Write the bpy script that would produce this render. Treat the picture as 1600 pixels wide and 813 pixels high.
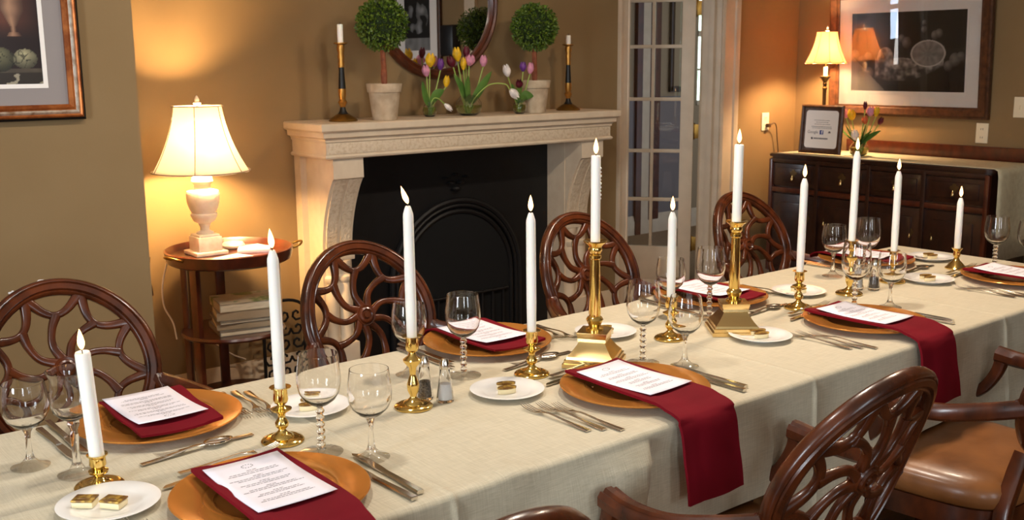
import bpy, bmesh, math, random
from mathutils import Vector, Matrix, noise
random.seed(7)
PI = math.pi
for o in list(bpy.data.objects):
    bpy.data.objects.remove(o, do_unlink=True)
COL = bpy.context.scene.collection
SC = bpy.context.scene

# ------------------------------------------------------------------ camera
CAMZ = 1.49
F_PX = 1635.97
R3 = ((0.77385999, -0.63331759, -0.00703891),      # camera right in world
      (-0.12355489, -0.14005473, -0.98240463),     # camera down in world
      (0.62118831, 0.76111333, -0.18663224))       # camera forward in world
cam = bpy.data.cameras.new('camera')
cam_ob = bpy.data.objects.new('camera', cam)
COL.objects.link(cam_ob)
cam.sensor_fit = 'HORIZONTAL'
cam.sensor_width = 36.0
cam.lens = F_PX / 1600.0 * 36.0
rx, dn, fw = Vector(R3[0]), Vector(R3[1]), Vector(R3[2])
cam_ob.matrix_world = Matrix(((rx.x, -dn.x, -fw.x, 0), (rx.y, -dn.y, -fw.y, 0), (rx.z, -dn.z, -fw.z, CAMZ), (0, 0, 0, 1)))
cam.clip_start = 0.05
cam.dof.use_dof = True
cam.dof.focus_distance = 2.5
cam.dof.aperture_fstop = 11
SC.camera = cam_ob

# ------------------------------------------------------------------ view, world
SC.view_settings.view_transform = 'Standard'
SC.view_settings.look = 'None'
SC.view_settings.gamma = 1.0
SC.view_settings.use_curve_mapping = False
SC.view_settings.exposure = 0.08
world = bpy.data.worlds.new('world')
SC.world = world
world.use_nodes = True
world.node_tree.nodes['Background'].inputs[0].default_value = (0.75, 0.85, 1.0, 1)
world.node_tree.nodes['Background'].inputs[1].default_value = 1.0


def area(name, loc, target, sx, sy, power, color, spread=180):
    l = bpy.data.lights.new(name, 'AREA')
    l.shape = 'RECTANGLE'; l.size = sx; l.size_y = sy
    l.energy = power; l.color = color
    l.spread = math.radians(spread)
    o = bpy.data.objects.new(name, l); COL.objects.link(o)
    o.location = loc
    d = Vector(target) - Vector(loc)
    o.rotation_euler = d.to_track_quat('-Z', 'Y').to_euler()
    return o


DAY = (0.84, 0.93, 1.0)
WARM = (1.0, 0.79, 0.55)
# daylight entering by the windows behind and left of the camera
area('daylight', (-0.9, -2.44, 1.55), (-0.9, 0, 1.35), 0.5, 1.5, 36, DAY)
area('daylight', (1.3, -2.44, 1.55), (1.3, 0, 1.35), 0.5, 1.5, 22, DAY)
area('daylight', (-2.38, 0.7, 1.55), (0, 0.7, 1.4), 0.6, 1.5, 100, DAY)
# daylight in the hallway
area('daylight', (0.92, 6.22, 1.6), (0.92, 4, 1.4), 1.05, 1.4, 32, (1.0, 0.95, 0.88))
# recessed ceiling lamps above the table
for lx in (0.9, 2.1, 3.3):
    l = bpy.data.lights.new('ceiling_lamp_light', 'AREA'); l.shape = 'DISK'; l.size = 0.18
    l.energy = (12, 22, 27)[int(lx > 1) + int(lx > 3)]; l.color = ((1.0, 0.95, 0.88), (1.0, 0.88, 0.74), (1.0, 0.80, 0.60))[int(lx > 1) + int(lx > 3)]
    o = bpy.data.objects.new('ceiling_lamp_light', l); COL.objects.link(o)
    o.location = (lx, 1.95, 2.56)

# ------------------------------------------------------------------ materials


def lin(c):
    return tuple(((v / 255) / 12.92 if v / 255 <= 0.04045 else ((v / 255 + 0.055) / 1.055) ** 2.4) for v in c)


def mat(name, rgb, rough=0.6, metal=0.0, spec=0.5, coat=0.0, trans=0.0, ior=1.45, sss=0.0, sheen=0.0):
    m = bpy.data.materials.new(name); m.use_nodes = True
    b = m.node_tree.nodes['Principled BSDF']
    b.inputs['Base Color'].default_value = (*lin(rgb), 1)
    b.inputs['Roughness'].default_value = rough
    b.inputs['Metallic'].default_value = metal
    b.inputs['Specular IOR Level'].default_value = spec
    b.inputs['Coat Weight'].default_value = coat
    b.inputs['Coat Roughness'].default_value = 0.15
    b.inputs['Transmission Weight'].default_value = trans
    b.inputs['IOR'].default_value = ior
    b.inputs['Sheen Weight'].default_value = sheen
    if sss:
        b.inputs['Subsurface Weight'].default_value = sss
        b.inputs['Subsurface Radius'].default_value = (1, 0.6, 0.4)
        b.inputs['Subsurface Scale'].default_value = 0.01
    return m


def nz(m, rgb2, scale=8, stretch=(1, 1, 1), detail=4, lo=0.35, hi=0.65, bump=0.0, bscale=None, dist=0.002):
    """mix base colour with a second by noise, and optional bump"""
    nt = m.node_tree; b = nt.nodes['Principled BSDF']
    tc = nt.nodes.new('ShaderNodeTexCoord')
    mp = nt.nodes.new('ShaderNodeMapping'); mp.inputs['Scale'].default_value = stretch
    nt.links.new(tc.outputs['Object'], mp.inputs[0])
    n = nt.nodes.new('ShaderNodeTexNoise'); n.inputs['Scale'].default_value = scale; n.inputs['Detail'].default_value = detail
    nt.links.new(mp.outputs[0], n.inputs['Vector'])
    r = nt.nodes.new('ShaderNodeMapRange'); r.inputs[1].default_value = lo; r.inputs[2].default_value = hi
    nt.links.new(n.outputs['Fac'], r.inputs[0])
    mx = nt.nodes.new('ShaderNodeMix'); mx.data_type = 'RGBA'
    mx.inputs[6].default_value = b.inputs['Base Color'].default_value
    mx.inputs[7].default_value = (*lin(rgb2), 1)
    nt.links.new(r.outputs[0], mx.inputs[0]); nt.links.new(mx.outputs[2], b.inputs['Base Color'])
    if bump:
        n2 = nt.nodes.new('ShaderNodeTexNoise'); n2.inputs['Scale'].default_value = bscale or scale; n2.inputs['Detail'].default_value = 3
        nt.links.new(mp.outputs[0], n2.inputs['Vector'])
        bp = nt.nodes.new('ShaderNodeBump'); bp.inputs['Strength'].default_value = bump; bp.inputs['Distance'].default_value = dist
        nt.links.new(n2.outputs['Fac'], bp.inputs['Height']); nt.links.new(bp.outputs[0], b.inputs['Normal'])
    return m


M = {}
M['wall'] = nz(mat('olive_tan_paint', (142, 117, 82), 0.75, spec=0.3), (136, 111, 76), 3, lo=0.3, hi=0.7, bump=0.15, bscale=120, dist=0.001)
M['hallwall'] = mat('hall_paint', (160, 140, 112), 0.8)
M['hallpanel'] = mat('lavender_grey_wainscot', (124, 116, 116), 0.6)
M['hallfloor'] = mat('hall_floor', (96, 84, 78), 0.5)
M['ceiling'] = mat('ceiling_paint', (225, 215, 198), 0.9)
M['trim'] = nz(mat('cream_trim_paint', (214, 196, 170), 0.45), (205, 186, 160), 12)
M['doorpaint'] = nz(mat('grey_cream_door_paint', (206, 188, 164), 0.4), (196, 178, 154), 9)
M['stone'] = nz(mat('cream_mantel_stone', (214, 196, 170), 0.65), (206, 186, 160), 14, bump=0.2, bscale=60)
M['relief'] = nz(mat('carved_frieze_stone', (212, 194, 168), 0.7), (196, 174, 146), 70, lo=0.45, hi=0.65, bump=0.8, bscale=85, dist=0.006)
M['black'] = nz(mat('black_cast_iron', (11, 10, 11), 0.5), (15, 14, 15), 20, bump=0.2, bscale=60)
M['soot'] = mat('dark_firebox', (5, 5, 5), 0.9)
def wood(name, a, b, rough=0.28, coat=0.5):
    return nz(mat(name, a, rough, coat=coat), b, 22, (1, 1, 0.6), 9, 0.3, 0.7, bump=0.15, bscale=160, dist=0.0006)
M['chairwood'] = wood('mahogany_chair_wood', (94, 43, 17), (48, 20, 8), 0.27, 0.22)
M['darkwood'] = wood('dark_walnut', (56, 27, 14), (32, 14, 8), 0.35, 0.35)
M['redwood'] = wood('red_mahogany', (92, 40, 20), (60, 24, 12), 0.3, 0.5)
M['framewood'] = nz(mat('brown_frame_wood', (92, 58, 36), 0.4), (66, 40, 24), 30, bump=0.5, bscale=70, dist=0.004)
M['coppery'] = nz(mat('copper_leaf', (190, 112, 56), 0.35, 0.6), (140, 72, 32), 25, lo=0.4, hi=0.65)
M['silvery'] = nz(mat('silver_leaf', (206, 196, 180), 0.35, 0.5), (150, 120, 90), 35, lo=0.45, hi=0.7)
M['blackedge'] = mat('black_lacquer', (16, 14, 13), 0.4)
M['leather'] = nz(mat('caramel_leather', (148, 94, 50), 0.34, coat=0.12), (108, 64, 30), 6, lo=0.35, hi=0.7, bump=0.25, bscale=25, dist=0.004)
M['brass'] = mat('polished_brass', (240, 206, 122), 0.12, 1.0)
M['paleb'] = mat('pale_brass', (232, 200, 138), 0.22, 1.0)
M['dullbrass'] = mat('aged_brass', (150, 116, 58), 0.4, 1.0)
M['steel'] = mat('polished_cutlery_steel', (222, 216, 206), 0.18, 1.0)
M['charger'] = nz(mat('copper_gold_charger', (222, 148, 70), 0.17, 0.55), (208, 136, 62), 5)
M['china'] = mat('white_china', (245, 242, 238), 0.15, coat=0.5)
M['wax'] = mat('white_wax', (252, 248, 240), 0.45, sss=0.35)
M['paper'] = mat('white_paper', (236, 230, 238), 0.7)
M['ink'] = mat('grey_ink', (84, 80, 86), 0.8)
M['thin'] = None
M['navy'] = mat('blue_ink', (46, 64, 128), 0.6)
M['whiteink'] = mat('white_ink', (245, 245, 250), 0.6)
M['napkin'] = nz(mat('burgundy_cotton', (118, 7, 26), 0.85, spec=0.2), (104, 5, 20), 6, bump=0.2, bscale=300, dist=0.0006)
M['glass'] = mat('clear_glass', (255, 255, 255), 0.0, trans=1.0, ior=1.45)
M['pane'] = mat('window_glass', (255, 255, 255), 0.0, trans=1.0, ior=1.45)
M['water'] = mat('vase_water', (200, 220, 140), 0.02, trans=1.0, ior=1.33)
M['cream'] = mat('cream_fondant', (238, 222, 178), 0.5)
M['choc'] = nz(mat('gilded_chocolate', (112, 76, 30), 0.35, 0.3), (196, 158, 70), 60, lo=0.45, hi=0.6)
M['pepper'] = nz(mat('ground_pepper', (58, 48, 42), 0.9), (130, 116, 100), 300)
M['salt'] = mat('salt', (240, 238, 236), 0.8)
M['alab'] = nz(mat('white_alabaster', (240, 230, 214), 0.35, sss=0.2), (225, 210, 188), 20, bump=0.3, bscale=60, dist=0.004)
M['gold'] = mat('gilt', (186, 136, 68), 0.35, 0.9)
M['bronze'] = mat('dark_bronze', (104, 84, 54), 0.38, 0.8)
M['terra'] = nz(mat('pale_terracotta', (196, 178, 152), 0.9), (170, 150, 124), 18, bump=0.4, bscale=70, dist=0.003)
M['soil'] = mat('potting_soil', (52, 38, 26), 0.95)
M['leaf'] = nz(mat('boxwood_leaf', (104, 128, 36), 0.4), (46, 74, 18), 60, lo=0.4, hi=0.6)
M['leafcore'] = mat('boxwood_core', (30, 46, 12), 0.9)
M['stemred'] = nz(mat('red_brown_bark', (150, 84, 52), 0.7), (110, 56, 34), 30, bump=0.4)
M['tleaf'] = nz(mat('tulip_leaf', (96, 132, 56), 0.5), (64, 104, 40), 12)
M['tstem'] = mat('tulip_stem', (150, 172, 84), 0.5)
for k, c in dict(pink=(226, 150, 176), purple=(112, 56, 140), yellow=(240, 190, 30), white=(248, 238, 232), maroon=(96, 14, 36), orange=(214, 104, 60)).items():
    M['t' + k] = nz(mat('tulip_' + k + '_petal', c, 0.5), tuple(int(v * 0.86) for v in c), 60)
M['runner'] = nz(mat('grey_green_runner', (206, 200, 172), 0.85), (194, 186, 158), 40, bump=0.3, bscale=200, dist=0.001)
M['outlet'] = mat('ivory_plastic', (236, 224, 196), 0.4)
M['slot'] = mat('dark_slot', (40, 34, 28), 0.6)
M['cordb'] = mat('brown_cord', (70, 46, 26), 0.6)
M['cordw'] = mat('white_cord', (232, 222, 206), 0.6)
M['graymat'] = mat('grey_mat_board', (146, 138, 136), 0.8)
M['whitemat'] = mat('white_mat_board', (244, 238, 232), 0.8)
M['floor'] = nz(mat('brown_oak_floor', (96, 62, 38), 0.4), (70, 44, 26), 5, (1, 12, 1))
M['carpet'] = nz(mat('beige_carpet', (150, 120, 88), 0.95), (132, 104, 74), 60)
M['mirror'] = mat('silvered_mirror', (240, 240, 240), 0.01, 1.0)
M['speaker'] = mat('black_plastic', (26, 27, 30), 0.3)
M['book1'] = nz(mat('patterned_cover', (182, 168, 142), 0.6), (98, 112, 62), 14, lo=0.5, hi=0.62)
M['book2'] = mat('grey_cover', (128, 120, 108), 0.6)
M['book3'] = mat('beige_cover', (158, 140, 114), 0.6)
M['pages'] = nz(mat('page_edges', (220, 208, 184), 0.8), (190, 176, 150), 200, (0.1, 0.1, 3))


def thin_glass():
    m = bpy.data.materials.new('thin_blown_glass'); m.use_nodes = True
    nt = m.node_tree; nt.nodes.clear()
    t = nt.nodes.new('ShaderNodeBsdfTransparent'); t.inputs[0].default_value = (0.985, 0.985, 0.98, 1)
    g = nt.nodes.new('ShaderNodeBsdfGlossy'); g.inputs['Roughness'].default_value = 0.0
    lw = nt.nodes.new('ShaderNodeLayerWeight'); lw.inputs[0].default_value = 0.5
    pw = nt.nodes.new('ShaderNodeMath'); pw.operation = 'POWER'; pw.inputs[1].default_value = 2.4
    nt.links.new(lw.outputs['Facing'], pw.inputs[0])
    f = nt.nodes.new('ShaderNodeMath'); f.operation = 'MULTIPLY_ADD'; f.inputs[1].default_value = 0.85; f.inputs[2].default_value = 0.035
    nt.links.new(pw.outputs[0], f.inputs[0])
    x = nt.nodes.new('ShaderNodeMixShader'); o = nt.nodes.new('ShaderNodeOutputMaterial')
    nt.links.new(f.outputs[0], x.inputs[0]); nt.links.new(t.outputs[0], x.inputs[1]); nt.links.new(g.outputs[0], x.inputs[2]); nt.links.new(x.outputs[0], o.inputs[0])
    return m


M['thin'] = thin_glass()


def emis(name, rgb, s):
    m = bpy.data.materials.new(name); m.use_nodes = True
    nt = m.node_tree; nt.nodes.clear()
    e = nt.nodes.new('ShaderNodeEmission'); e.inputs[0].default_value = (*rgb, 1); e.inputs[1].default_value = s
    o = nt.nodes.new('ShaderNodeOutputMaterial'); nt.links.new(e.outputs[0], o.inputs[0])
    return m


M['flame'] = emis('flame', (1.0, 0.55, 0.2), 7.0)
M['bulb'] = emis('bulb', (1.0, 0.8, 0.5), 30.0)


def shade_mat(name, rgb, tr):
    m = bpy.data.materials.new(name); m.use_nodes = True
    nt = m.node_tree; nt.nodes.clear()
    d = nt.nodes.new('ShaderNodeBsdfDiffuse'); d.inputs[0].default_value = (*lin(rgb), 1)
    t = nt.nodes.new('ShaderNodeBsdfTranslucent'); t.inputs[0].default_value = (*lin(rgb), 1)
    x = nt.nodes.new('ShaderNodeMixShader'); x.inputs[0].default_value = tr
    o = nt.nodes.new('ShaderNodeOutputMaterial')
    nt.links.new(d.outputs[0], x.inputs[1]); nt.links.new(t.outputs[0], x.inputs[2]); nt.links.new(x.outputs[0], o.inputs[0])
    return m


M['shade'] = shade_mat('ivory_silk_shade', (255, 250, 240), 0.68)
M['shade2'] = shade_mat('peach_silk_shade', (250, 214, 176), 0.5)
M['shadeseam'] = mat('shade_seam', (170, 155, 135), 0.8)


def window_view():
    m = bpy.data.materials.new('daylight_garden_view'); m.use_nodes = True
    nt = m.node_tree; nt.nodes.clear()
    tc = nt.nodes.new('ShaderNodeTexCoord')
    n = nt.nodes.new('ShaderNodeTexNoise'); n.inputs['Scale'].default_value = 7
    nt.links.new(tc.outputs['Object'], n.inputs['Vector'])
    r = nt.nodes.new('ShaderNodeValToRGB')
    r.color_ramp.elements[0].position = 0.4; r.color_ramp.elements[0].color = (0.45, 0.75, 0.5, 1)
    r.color_ramp.elements[1].position = 0.62; r.color_ramp.elements[1].color = (0.85, 1.0, 0.95, 1)
    nt.links.new(n.outputs['Fac'], r.inputs[0])
    e = nt.nodes.new('ShaderNodeEmission'); e.inputs[1].default_value = 3.0
    nt.links.new(r.outputs[0], e.inputs[0])
    o = nt.nodes.new('ShaderNodeOutputMaterial'); nt.links.new(e.outputs[0], o.inputs[0])
    return m


M['view'] = window_view()
M['sky'] = emis('daylight_sky', (0.62, 0.78, 1.0), 14.0)


def linen():
    m = mat('sage_linen', (205, 194, 160), 0.62, spec=0.35, sheen=0.15)
    nt = m.node_tree; b = nt.nodes['Principled BSDF']
    tc = nt.nodes.new('ShaderNodeTexCoord')
    facs = []
    for st in ((22, 620, 620), (620, 22, 22)):
        mp = nt.nodes.new('ShaderNodeMapping'); mp.inputs['Scale'].default_value = st
        nt.links.new(tc.outputs['Object'], mp.inputs[0])
        n = nt.nodes.new('ShaderNodeTexNoise'); n.inputs['Scale'].default_value = 1.0; n.inputs['Detail'].default_value = 2
        nt.links.new(mp.outputs[0], n.inputs['Vector']); facs.append(n.outputs['Fac'])
    ad = nt.nodes.new('ShaderNodeMath'); ad.operation = 'ADD'
    nt.links.new(facs[0], ad.inputs[0]); nt.links.new(facs[1], ad.inputs[1])
    r = nt.nodes.new('ShaderNodeMapRange'); r.inputs[1].default_value = 0.7; r.inputs[2].default_value = 1.35
    nt.links.new(ad.outputs[0], r.inputs[0])
    mx = nt.nodes.new('ShaderNodeMix'); mx.data_type = 'RGBA'
    mx.inputs[6].default_value = (*lin((186, 175, 149)), 1); mx.inputs[7].default_value = (*lin((211, 200, 175)), 1)
    nt.links.new(r.outputs[0], mx.inputs[0]); nt.links.new(mx.outputs[2], b.inputs['Base Color'])
    bp = nt.nodes.new('ShaderNodeBump'); bp.inputs['Strength'].default_value = 0.4; bp.inputs['Distance'].default_value = 0.0008
    nt.links.new(ad.outputs[0], bp.inputs['Height']); nt.links.new(bp.outputs[0], b.inputs['Normal'])
    return m


M['linen'] = linen()


def vcol_mat(name, rough=0.35):
    m = mat(name, (255, 255, 255), rough)
    nt = m.node_tree; a = nt.nodes.new('ShaderNodeAttribute'); a.attribute_name = 'print'
    nt.links.new(a.outputs['Color'], nt.nodes['Principled BSDF'].inputs['Base Color'])
    return m


M['print'] = vcol_mat('printed_picture')

# ------------------------------------------------------------------ mesh helpers


def finish(name, bm, m, parent=None, loc=None, angle=35, smooth=True):
    bmesh.ops.recalc_face_normals(bm, faces=bm.faces)
    me = bpy.data.meshes.new(name); bm.to_mesh(me); bm.free()
    me.materials.append(m)
    if smooth:
        for p in me.polygons: p.use_smooth = True
        me.set_sharp_from_angle(angle=math.radians(angle))
    o = bpy.data.objects.new(name, me); COL.objects.link(o)
    if parent: o.parent = parent
    if loc: o.location = loc
    return o


def box(bm, c, s, bev=0.0, mx=None):
    n0 = len(bm.verts)
    r = bmesh.ops.create_cube(bm, size=1)
    vs = r['verts']
    for v in vs: v.co = Vector((v.co.x * s[0], v.co.y * s[1], v.co.z * s[2]))
    if bev:
        es = list({e for v in vs for e in v.link_edges})
        rr = bmesh.ops.bevel(bm, geom=es, offset=bev, segments=2, profile=0.6, affect='EDGES')
        vs = [v for v in bm.verts if v in set(rr['verts']) or v in set(x for x in vs if x.is_valid)]
    for v in vs:
        if not v.is_valid: continue
        p = v.co + Vector(c)
        v.co = (mx @ p) if mx else p
    return vs


def boxes(name, lst, m, parent=None, bev=0.0, loc=None):
    bm = bmesh.new()
    for c, s in lst: box(bm, c, s, bev)
    return finish(name, bm, m, parent, loc)


def bb(name, x0, x1, y0, y1, z0, z1, m, parent=None, bev=0.0):
    return boxes(name, [(((x0 + x1) / 2, (y0 + y1) / 2, (z0 + z1) / 2), (abs(x1 - x0), abs(y1 - y0), abs(z1 - z0)))], m, parent, bev)


def lathe(bm, prof, seg=32, c=(0, 0, 0), mx=None, closed=False):
    rings = []
    for r, z in prof:
        if r < 1e-6:
            v = bm.verts.new((0, 0, z)); rings.append([v])
        else:
            rings.append([bm.verts.new((r * math.cos(2 * PI * i / seg), r * math.sin(2 * PI * i / seg), z)) for i in range(seg)])
    pairs = list(zip(rings, rings[1:]))
    if closed: pairs.append((rings[-1], rings[0]))
    for a, b in pairs:
        for i in range(seg):
            j = (i + 1) % seg
            if len(a) == 1 and len(b) == 1: continue
            if len(a) == 1: bm.faces.new((a[0], b[i], b[j]))
            elif len(b) == 1: bm.faces.new((a[i], a[j], b[0]))
            else: bm.faces.new((a[i], a[j], b[j], b[i]))
    for ring in rings:
        for v in ring:
            p = v.co + Vector(c)
            v.co = (mx @ p) if mx else p


def lathe_ob(name, prof, m, parent=None, loc=None, seg=32, closed=False, angle=35):
    bm = bmesh.new(); lathe(bm, prof, seg, closed=closed)
    return finish(name, bm, m, parent, loc, angle=angle)


def sweep(bm, pts, prof, normals=None, closed=False, scales=None, caps=True):
    """prof: list of (side, normal) offsets swept along pts"""
    pts = [Vector(p) for p in pts]; n = len(pts); rings = []
    for i, p in enumerate(pts):
        if closed: t = pts[(i + 1) % n] - pts[i - 1]
        else: t = pts[min(i + 1, n - 1)] - pts[max(i - 1, 0)]
        t.normalize()
        N = Vector(normals[i] if isinstance(normals, list) else (normals or (0, 0, 1)))
        if abs(N.dot(t)) > 0.98: N = Vector((1, 0, 0)) if abs(t.x) < 0.9 else Vector((0, 1, 0))
        S = t.cross(N).normalized(); NN = S.cross(t).normalized()
        k = scales[i] if scales else 1.0
        if not isinstance(k, (tuple, list)): k = (k, k)
        rings.append([bm.verts.new(p + S * a * k[0] + NN * b * k[1]) for a, b in prof])
    m_ = len(prof)
    rng = range(n) if closed else range(n - 1)
    for i in rng:
        A, B = rings[i], rings[(i + 1) % n]
        for j in range(m_):
            k2 = (j + 1) % m_
            bm.faces.new((A[j], A[k2], B[k2], B[j]))
    if not closed and caps:
        bm.faces.new(rings[0][::-1]); bm.faces.new(rings[-1])


def circ(r, n=10): return [(r * math.cos(2 * PI * i / n), r * math.sin(2 * PI * i / n)) for i in range(n)]


def rrect(w, h, r=0.25, n=3):
    """rounded rectangle profile"""
    out = []; rr = min(w, h) * r
    for cx, cy, a0 in ((w / 2 - rr, h / 2 - rr, 0), (-w / 2 + rr, h / 2 - rr, 90), (-w / 2 + rr, -h / 2 + rr, 180), (w / 2 - rr, -h / 2 + rr, 270)):
        for k in range(n):
            a = math.radians(a0 + 90 * k / (n - 1)); out.append((cx + rr * math.cos(a), cy + rr * math.sin(a)))
    return out


def tube_ob(name, pts, r, m, parent=None, n=8, scales=None, closed=False):
    bm = bmesh.new(); sweep(bm, pts, circ(r, n), scales=scales, closed=closed)
    return finish(name, bm, m, parent)


def bez(p, n=12):
    """Catmull-Rom through control points"""
    p = [Vector(q) for q in p]; P = [p[0] * 2 - p[1]] + p + [p[-1] * 2 - p[-2]]; out = []
    for i in range(1, len(P) - 2):
        for k in range(n):
            t = k / n; a, b, c, d = P[i - 1], P[i], P[i + 1], P[i + 2]
            out.append(0.5 * ((2 * b) + (c - a) * t + (2 * a - 5 * b + 4 * c - d) * t * t + (3 * b - a - 3 * c + d) * t ** 3))
    out.append(p[-1]); return out


def prism(bm, poly, z0, z1, mx=None):
    lo = [bm.verts.new((x, y, z0)) for x, y in poly]; hi = [bm.verts.new((x, y, z1)) for x, y in poly]
    bm.faces.new(lo[::-1]); bm.faces.new(hi)
    n = len(poly)
    for i in range(n): bm.faces.new((lo[i], lo[(i + 1) % n], hi[(i + 1) % n], hi[i]))
    if mx:
        for v in lo + hi: v.co = mx @ v.co


def thing(name, label, cat, loc=(0, 0, 0), rz=0, group=None):
    o = bpy.data.objects.new(name, None); COL.objects.link(o)
    o.empty_display_size = 0.05
    o.location = loc; o.rotation_euler = (0, 0, rz)
    return tag(o, label, cat, group)


def tag(o, label, cat, group=None):
    o['label'] = label; o['category'] = cat
    if group: o['group'] = group
    return o


def struct(o): o['kind'] = 'structure'; return o


def dup(root, loc, rz=0.0, label=None, group=None):
    r = root.copy(); COL.objects.link(r); r.location = loc; r.rotation_euler = (0, 0, rz)
    if label: r['label'] = label
    if group: r['group'] = group
    for ch in list(root.children):
        c = ch.copy(); COL.objects.link(c); c.parent = r
        for g in list(ch.children):
            d = g.copy(); COL.objects.link(d); d.parent = c
    return r


# ------------------------------------------------------------------ room shell
XR, YB, YL, XL, YF, ZC = 5.98, 4.30, 3.40, -2.5, -2.6, 2.62
XD0, XD1, ZD = 4.376, 5.20, 2.12      # door opening
struct(bb('floor', XL - 0.1, XR + 0.1, YF - 0.1, YB + 0.15, -0.05, 0, M['floor']))
struct(bb('ceiling', XL - 0.1, XR + 0.1, YF - 0.1, YB + 0.15, ZC, ZC + 0.05, M['ceiling']))


def wallbox(name, lst, m=None):
    bm = bmesh.new()
    for x0, x1, y0, y1, z0, z1 in lst: box(bm, ((x0 + x1) / 2, (y0 + y1) / 2, (z0 + z1) / 2), (x1 - x0, y1 - y0, z1 - z0))
    return struct(finish(name, bm, m or M['wall'], smooth=False))


wallbox('wall_back', [(1.1, XD0 - 0.0, YB, YB + 0.15, 0, ZC), (XD1, XR + 0.1, YB, YB + 0.15, 0, ZC), (XD0, XD1, YB, YB + 0.15, ZD, ZC)])
wl = wallbox('wall_alcove', [(XL - 0.1, 1.226, YL, YB, 0, ZC)])
wallbox('wall_right', [(XR, XR + 0.1, YF - 0.1, YB, 0, ZC)])
# wall behind the camera and wall to its left, with window openings
wf = [(-1.4, -0.4), (0.8, 1.8)]
wallbox('wall_front', [(XL - 0.1, -1.4, YF - 0.1, YF, 0, ZC), (-0.4, 0.8, YF - 0.1, YF, 0, ZC), (1.8, XR, YF - 0.1, YF, 0, ZC),
                       (-1.4, -0.4, YF - 0.1, YF, 0, 0.75), (-1.4, -0.4, YF - 0.1, YF, 2.35, ZC), (0.8, 1.8, YF - 0.1, YF, 0, 0.75), (0.8, 1.8, YF - 0.1, YF, 2.35, ZC)])
wallbox('wall_left', [(XL - 0.1, XL, YF, 0.1, 0, ZC), (XL - 0.1, XL, 1.3, YL, 0, ZC), (XL - 0.1, XL, 0.1, 1.3, 0, 0.75), (XL - 0.1, XL, 0.1, 1.3, 2.35, ZC)])


def window(idx, ax, a0, a1, pos, z0, z1, inward):
    """sash frame with muntins; ax='x' wall along x at y=pos, 'y' wall along y at x=pos"""
    bm = bmesh.new()
    def bar(u0, u1, w0, w1, d=0.05):
        if ax == 'x': box(bm, ((u0 + u1) / 2, pos, (w0 + w1) / 2), (u1 - u0, d, w1 - w0))
        else: box(bm, (pos, (u0 + u1) / 2, (w0 + w1) / 2), (d, u1 - u0, w1 - w0))
    bar(a0 - 0.08, a0 + 0.04, z0 - 0.08, z1 + 0.08); bar(a1 - 0.04, a1 + 0.08, z0 - 0.08, z1 + 0.08)
    bar(a0, a1, z0 - 0.08, z0 + 0.04); bar(a0, a1, z1 - 0.04, z1 + 0.08)
    zm = (z0 + z1) / 2; bar(a0, a1, zm - 0.025, zm + 0.025)
    for t in (0.25, 0.75): bar(a0, a1, z0 + (z1 - z0) * t - 0.009, z0 + (z1 - z0) * t + 0.009, 0.03)
    mid = (a0 + a1) / 2; bar(mid - 0.012, mid + 0.012, z0, z1, 0.03)
    return struct(finish('window_%d' % idx, bm, M['trim'], smooth=False))


window(1, 'x', -1.4, -0.4, YF + 0.18, 0.8, 2.3, 1)
window(2, 'x', 0.8, 1.8, YF + 0.18, 0.8, 2.3, 1)
window(3, 'y', 0.1, 1.3, XL + 0.16, 0.8, 2.3, 1)


def mould(name, path, prof, m, z):
    """trim swept horizontally; prof (out, up)"""
    bm = bmesh.new(); sweep(bm, path, prof, normals=(0, 0, 1)); return struct(finish(name, bm, m))


BP = [(0, 0), (-0.018, 0), (-0.018, 0.115), (-0.012, 0.128), (-0.012, 0.14), (-0.006, 0.155), (-0.004, 0.165), (0, 0.165)]
BPR = [(-a, b) for a, b in BP]
mould('baseboard_back', [(1.24, YB - 0.001, 0), (2.24, YB - 0.001, 0)], BPR, M['trim'], 0)
mould('baseboard_back', [(3.96, YB - 0.001, 0), (4.29, YB - 0.001, 0)], BPR, M['trim'], 0)
mould('baseboard_back', [(5.36, YB - 0.001, 0), (XR - 0.001, YB - 0.001, 0)], BPR, M['trim'], 0)
mould('baseboard_left', [(XL + 0.01, YL - 0.001, 0), (1.226, YL - 0.001, 0)], BPR, M['trim'], 0)
mould('baseboard_alcove', [(1.227, YL, 0), (1.227, YB, 0)], BPR, M['trim'], 0)
mould('baseboard_right', [(XR - 0.001, YB, 0), (XR - 0.001, YF, 0)], BPR, M['trim'], 0)

# door casing: outer casing, jambs, head
CP = [(-0.055, 0), (-0.055, 0.012), (-0.045, 0.02), (-0.035, 0.02), (-0.03, 0.014), (0.02, 0.014), (0.026, 0.022), (0.04, 0.026), (0.052, 0.026), (0.055, 0.018), (0.055, 0)]


def casing(name, x0, x1, flip=False):
    w = x1 - x0; s = w / 0.11
    prof = [((a if not flip else -a) * s, b) for a, b in CP]
    bm = bmesh.new(); sweep(bm, [((x0 + x1) / 2, YB - 0.0005, 0), ((x0 + x1) / 2, YB - 0.0005, ZD + 0.09)], prof, normals=(0, -1, 0))
    return struct(finish(name, bm, M['doorpaint'], angle=20))


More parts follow.
